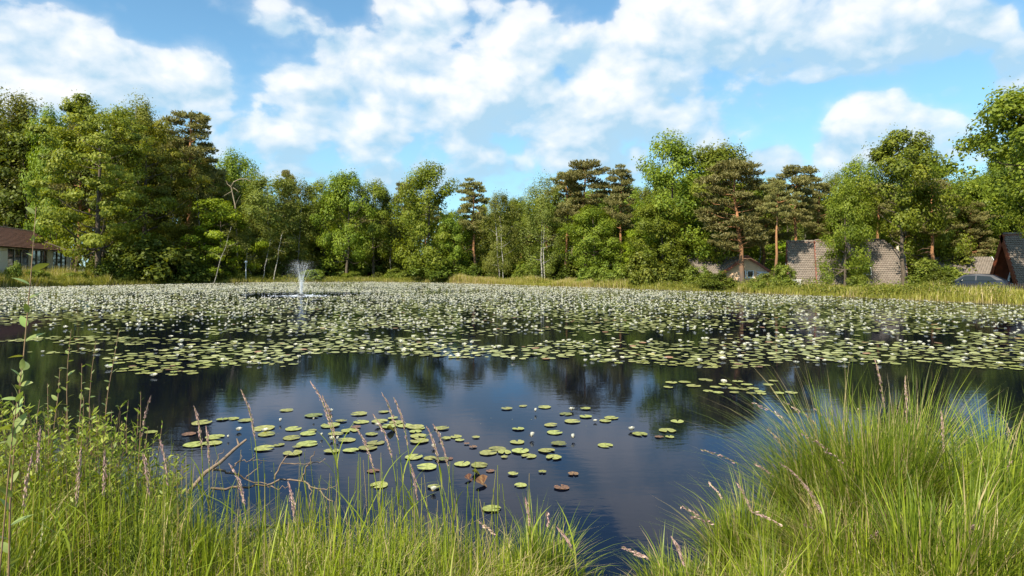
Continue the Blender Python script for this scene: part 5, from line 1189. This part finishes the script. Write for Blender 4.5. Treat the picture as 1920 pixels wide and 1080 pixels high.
# ------------------------------------------------------------------ bare branch lying in the water
DB = 6.3
x0 = wx(470, DB); t = thing('dead_branch', 'bare forked dead branch sticking out of the water beside the near grass', 'branch', (x0, DB, 0))
def bp(px, py, D=DB): return (wx(px, D)-x0, D-DB, wz(py, D))
R = rs(4)
lm = MB(); lm.tube([bp(352,925,5.9), bp(385,886,6.0), bp(412,868,6.1), bp(440,842,6.3), bp(462,824,6.4)], [.020,.019,.017,.015,.011], 8)
lm.tube([bp(448,834,6.34), bp(444,822,6.36)], [.012,.006], 5); lm.build('limb', M['wetwood'], t, True)
for ch, r in [([(395,915,6.2),(440,914,6.3),(490,910,6.4),(535,898,6.5),(570,903,6.5),(600,922,6.4),(625,940,6.3)], .014), ([(400,880,6.1),(430,886,6.2),(460,898,6.3),(500,907,6.35)], .013),
              ([(515,898,6.4),(528,868,6.45),(542,850,6.5)], .010), ([(566,900,6.5),(578,872,6.5),(590,846,6.5)], .010), ([(578,872,6.5),(600,866,6.6),(610,862,6.6)], .006),
              ([(528,868,6.45),(560,870,6.5),(586,866,6.5)], .007), ([(440,870,6.3),(470,862,6.35),(500,864,6.4)], .006), ([(430,886,6.2),(446,868,6.25),(452,852,6.3)], .006),
              ([(460,898,6.3),(480,880,6.3),(488,868,6.3)], .006), ([(500,910,6.4),(520,916,6.4),(540,912,6.4)], .008), ([(590,915,6.4),(612,918,6.4),(632,908,6.4)], .007),
              ([(398,884,6.1),(408,860,6.1),(420,842,6.1)], .006), ([(575,905,6.5),(582,925,6.4),(580,950,6.3)], .009), ([(470,862,6.35),(478,850,6.35)], .004)]:
    tw = MB(); p = np.array([bp(*c) for c in ch]); q = np.linspace(0, len(p)-1, len(p)*3); p = np.column_stack([np.interp(q, range(len(p)), p[:, i]) for i in range(3)])
    p[1:-1] += R.normal(size=(len(p)-2, 3))*.010; p[:, 2] = np.maximum(p[:, 2], -.02); tw.tube(p, np.linspace(r, r*.35, len(p)), 5); tw.build('twig', M['wetwood'], t, True)

# ------------------------------------------------------------------ leafy shoots on the left
def leaf_mesh(aspect, fold=.12, curl=.15):
    mb = MB(); s = np.linspace(0, 1, 6); w = aspect*.5*np.sin(np.clip(s, .0, 1)**.85*math.pi)**.8; w[0] = .012; w[-1] = .0
    z = curl*(s-s**2*1.6); V = []
    for a, b, c in zip(s, w, z): V += [(a, -b, c+fold*b), (a, 0, c), (a, b, c+fold*b)]
    mb.add(V, [(i*3+c, (i+1)*3+c, (i+1)*3+c+1, i*3+c+1) for i in range(5) for c in range(2)], .5); return mb
M['willow'] = leafmat('willow_leaves', [(0,(.22,.28,.08)),(.5,(.28,.35,.11)),(1,(.36,.42,.15))], .3, .04, .4)
M['herb'] = leafmat('herb_leaves', [(0,(.12,.19,.018)),(.5,(.23,.32,.035)),(1,(.40,.46,.09))], .35, .04, .45)
M['twig'] = plain('reddish_twigs', (.24,.15,.08), .7, .3, 20)
LW = leaf_mesh(.42).build('leaf', M['willow'], smooth=True, as_mesh=True); LH = leaf_mesh(.26).build('leaf', M['herb'], smooth=True, as_mesh=True)
def shoot(tip, D, root_px, label, ll, nl, me, cat='shrub shoot', name='willow_shoot', start=.35, seed=0, mid=None):
    R = rs(700+seed); xt, zt = wx(tip[0], D), wz(tip[1], D); xb = wx(root_px, D); zb = max(gz(xb, D), 0)
    t = thing(name, label, cat, (xb, D, zb)); q = np.linspace(0, 1, 9); H = zt-zb
    pts = np.column_stack([(xt-xb)*q**1.4+.012*np.sin(q*9+seed), .02*np.sin(q*7), H*q]); s = MB(); s.tube(pts, np.linspace(.0065, .0015, 9)*(1 if D > 3 else .8), 5); s.build('stem', M['twig'], t, True)
    for k in range(nl):
        u = start+(1-start)*(k+.5)/nl; p = [float(np.interp(u, q, pts[:, i])) for i in range(3)]; o = link('leaf', me, t); o.location = p
        L_ = ll*R.uniform(.65, 1.2)*(1.1-.45*(u > .9)); o.scale = (L_,)*3; o.rotation_euler = (R.normal()*.5, -R.uniform(.1, 1.1)-.4*(u > .92), k*2.4+R.normal()*.4)
    return t
shoot((66,388), 2.3, 2, 'tall pale willow shoot close to the viewer at the far left', .064, 26, LW, start=.38, seed=1)
shoot((42,690), 2.25, -30, 'cluster of big oval willow leaves at the left edge', .075, 14, LW, start=.80, seed=2)
shoot((133,618), 4.6, 122, 'tallest leafy shoot of the left thicket', .050, 26, LW, start=.25, seed=3)
shoot((176,640), 4.6, 168, 'second leafy shoot right of the tallest one in the left thicket', .048, 24, LW, start=.25, seed=4)
shoot((218,618), 4.5, 186, 'leafy shoot leaning right in the left thicket', .046, 22, LW, start=.3, seed=5)
shoot((108,690), 4.4, 100, 'shorter leafy shoot left of the tallest one', .048, 22, LW, start=.25, seed=6)
shoot((152,682), 4.3, 146, 'leafy shoot between the two tallest ones', .045, 22, LW, start=.2, seed=7)
shoot((90,720), 4.2, 96, 'short leafy shoot at the left of the thicket', .045, 20, LW, start=.2, seed=8)
WH = [(264,735),(200,748),(240,752),(70,750),(300,790),(225,790),(180,775),(125,770),(38,765),(275,800),(60,800),(255,765),(155,745),(210,770)]
for i, (px, py) in enumerate(WH):
    shoot((px, py), 4.5+.2*(i % 3), px-6+(i % 4)*4, ORD[sorted(WH).index((px, py))]+' willowherb plant from the left in the left thicket, with narrow leaves', .055, 26, LH, 'herb', 'willowherb', .15, 20+i)['group'] = 'willowherbs in the left thicket'
# tangle of herb leaves under the shoots
R = rs(55); hb = MB(); ns = 330
for k in range(ns):
    px = R.uniform(-40, 330); D = R.uniform(3.8, 5.4); x = wx(px, D)
    if lake_sdf(np.array([x]), np.array([D]))[0] < -.1: continue
    z = max(gz(x, D), 0); H = R.uniform(.75, 1.2)*np.interp(px, [-40,60,200,330], [1,1.05,1.0,.75]); az = R.uniform(0, 6.28); ln = R.uniform(0, .15)
    q = np.linspace(0, 1, 5); p = np.column_stack([x+math.cos(az)*ln*q**2, D+math.sin(az)*ln*q**2, z+H*q]); hb.tube(p, np.linspace(.003, .001, 5), 3, mat=1)
    nl = 34; u = R.uniform(.25, 1, nl); c = np.column_stack([np.interp(u, q, p[:, i]) for i in range(3)]); a = R.uniform(0, 6.28, nl); ax = np.column_stack([np.cos(a), np.sin(a), R.uniform(.2, 1.3, nl)])
    s = R.uniform(.03, .062, nl); leaf_quads(hb, c+unit(ax)*s[:, None]*.5, R.normal(size=(nl, 3))*.4+np.array([0,0,1]), s, R, R.uniform(0, 1, nl), .3, axis_dir=ax)
tag(hb.build('herb_thicket', [M['herb'], M['twig']]), 'tangle of small leaved herbs at the left of the near bank', 'undergrowth', kind='stuff')
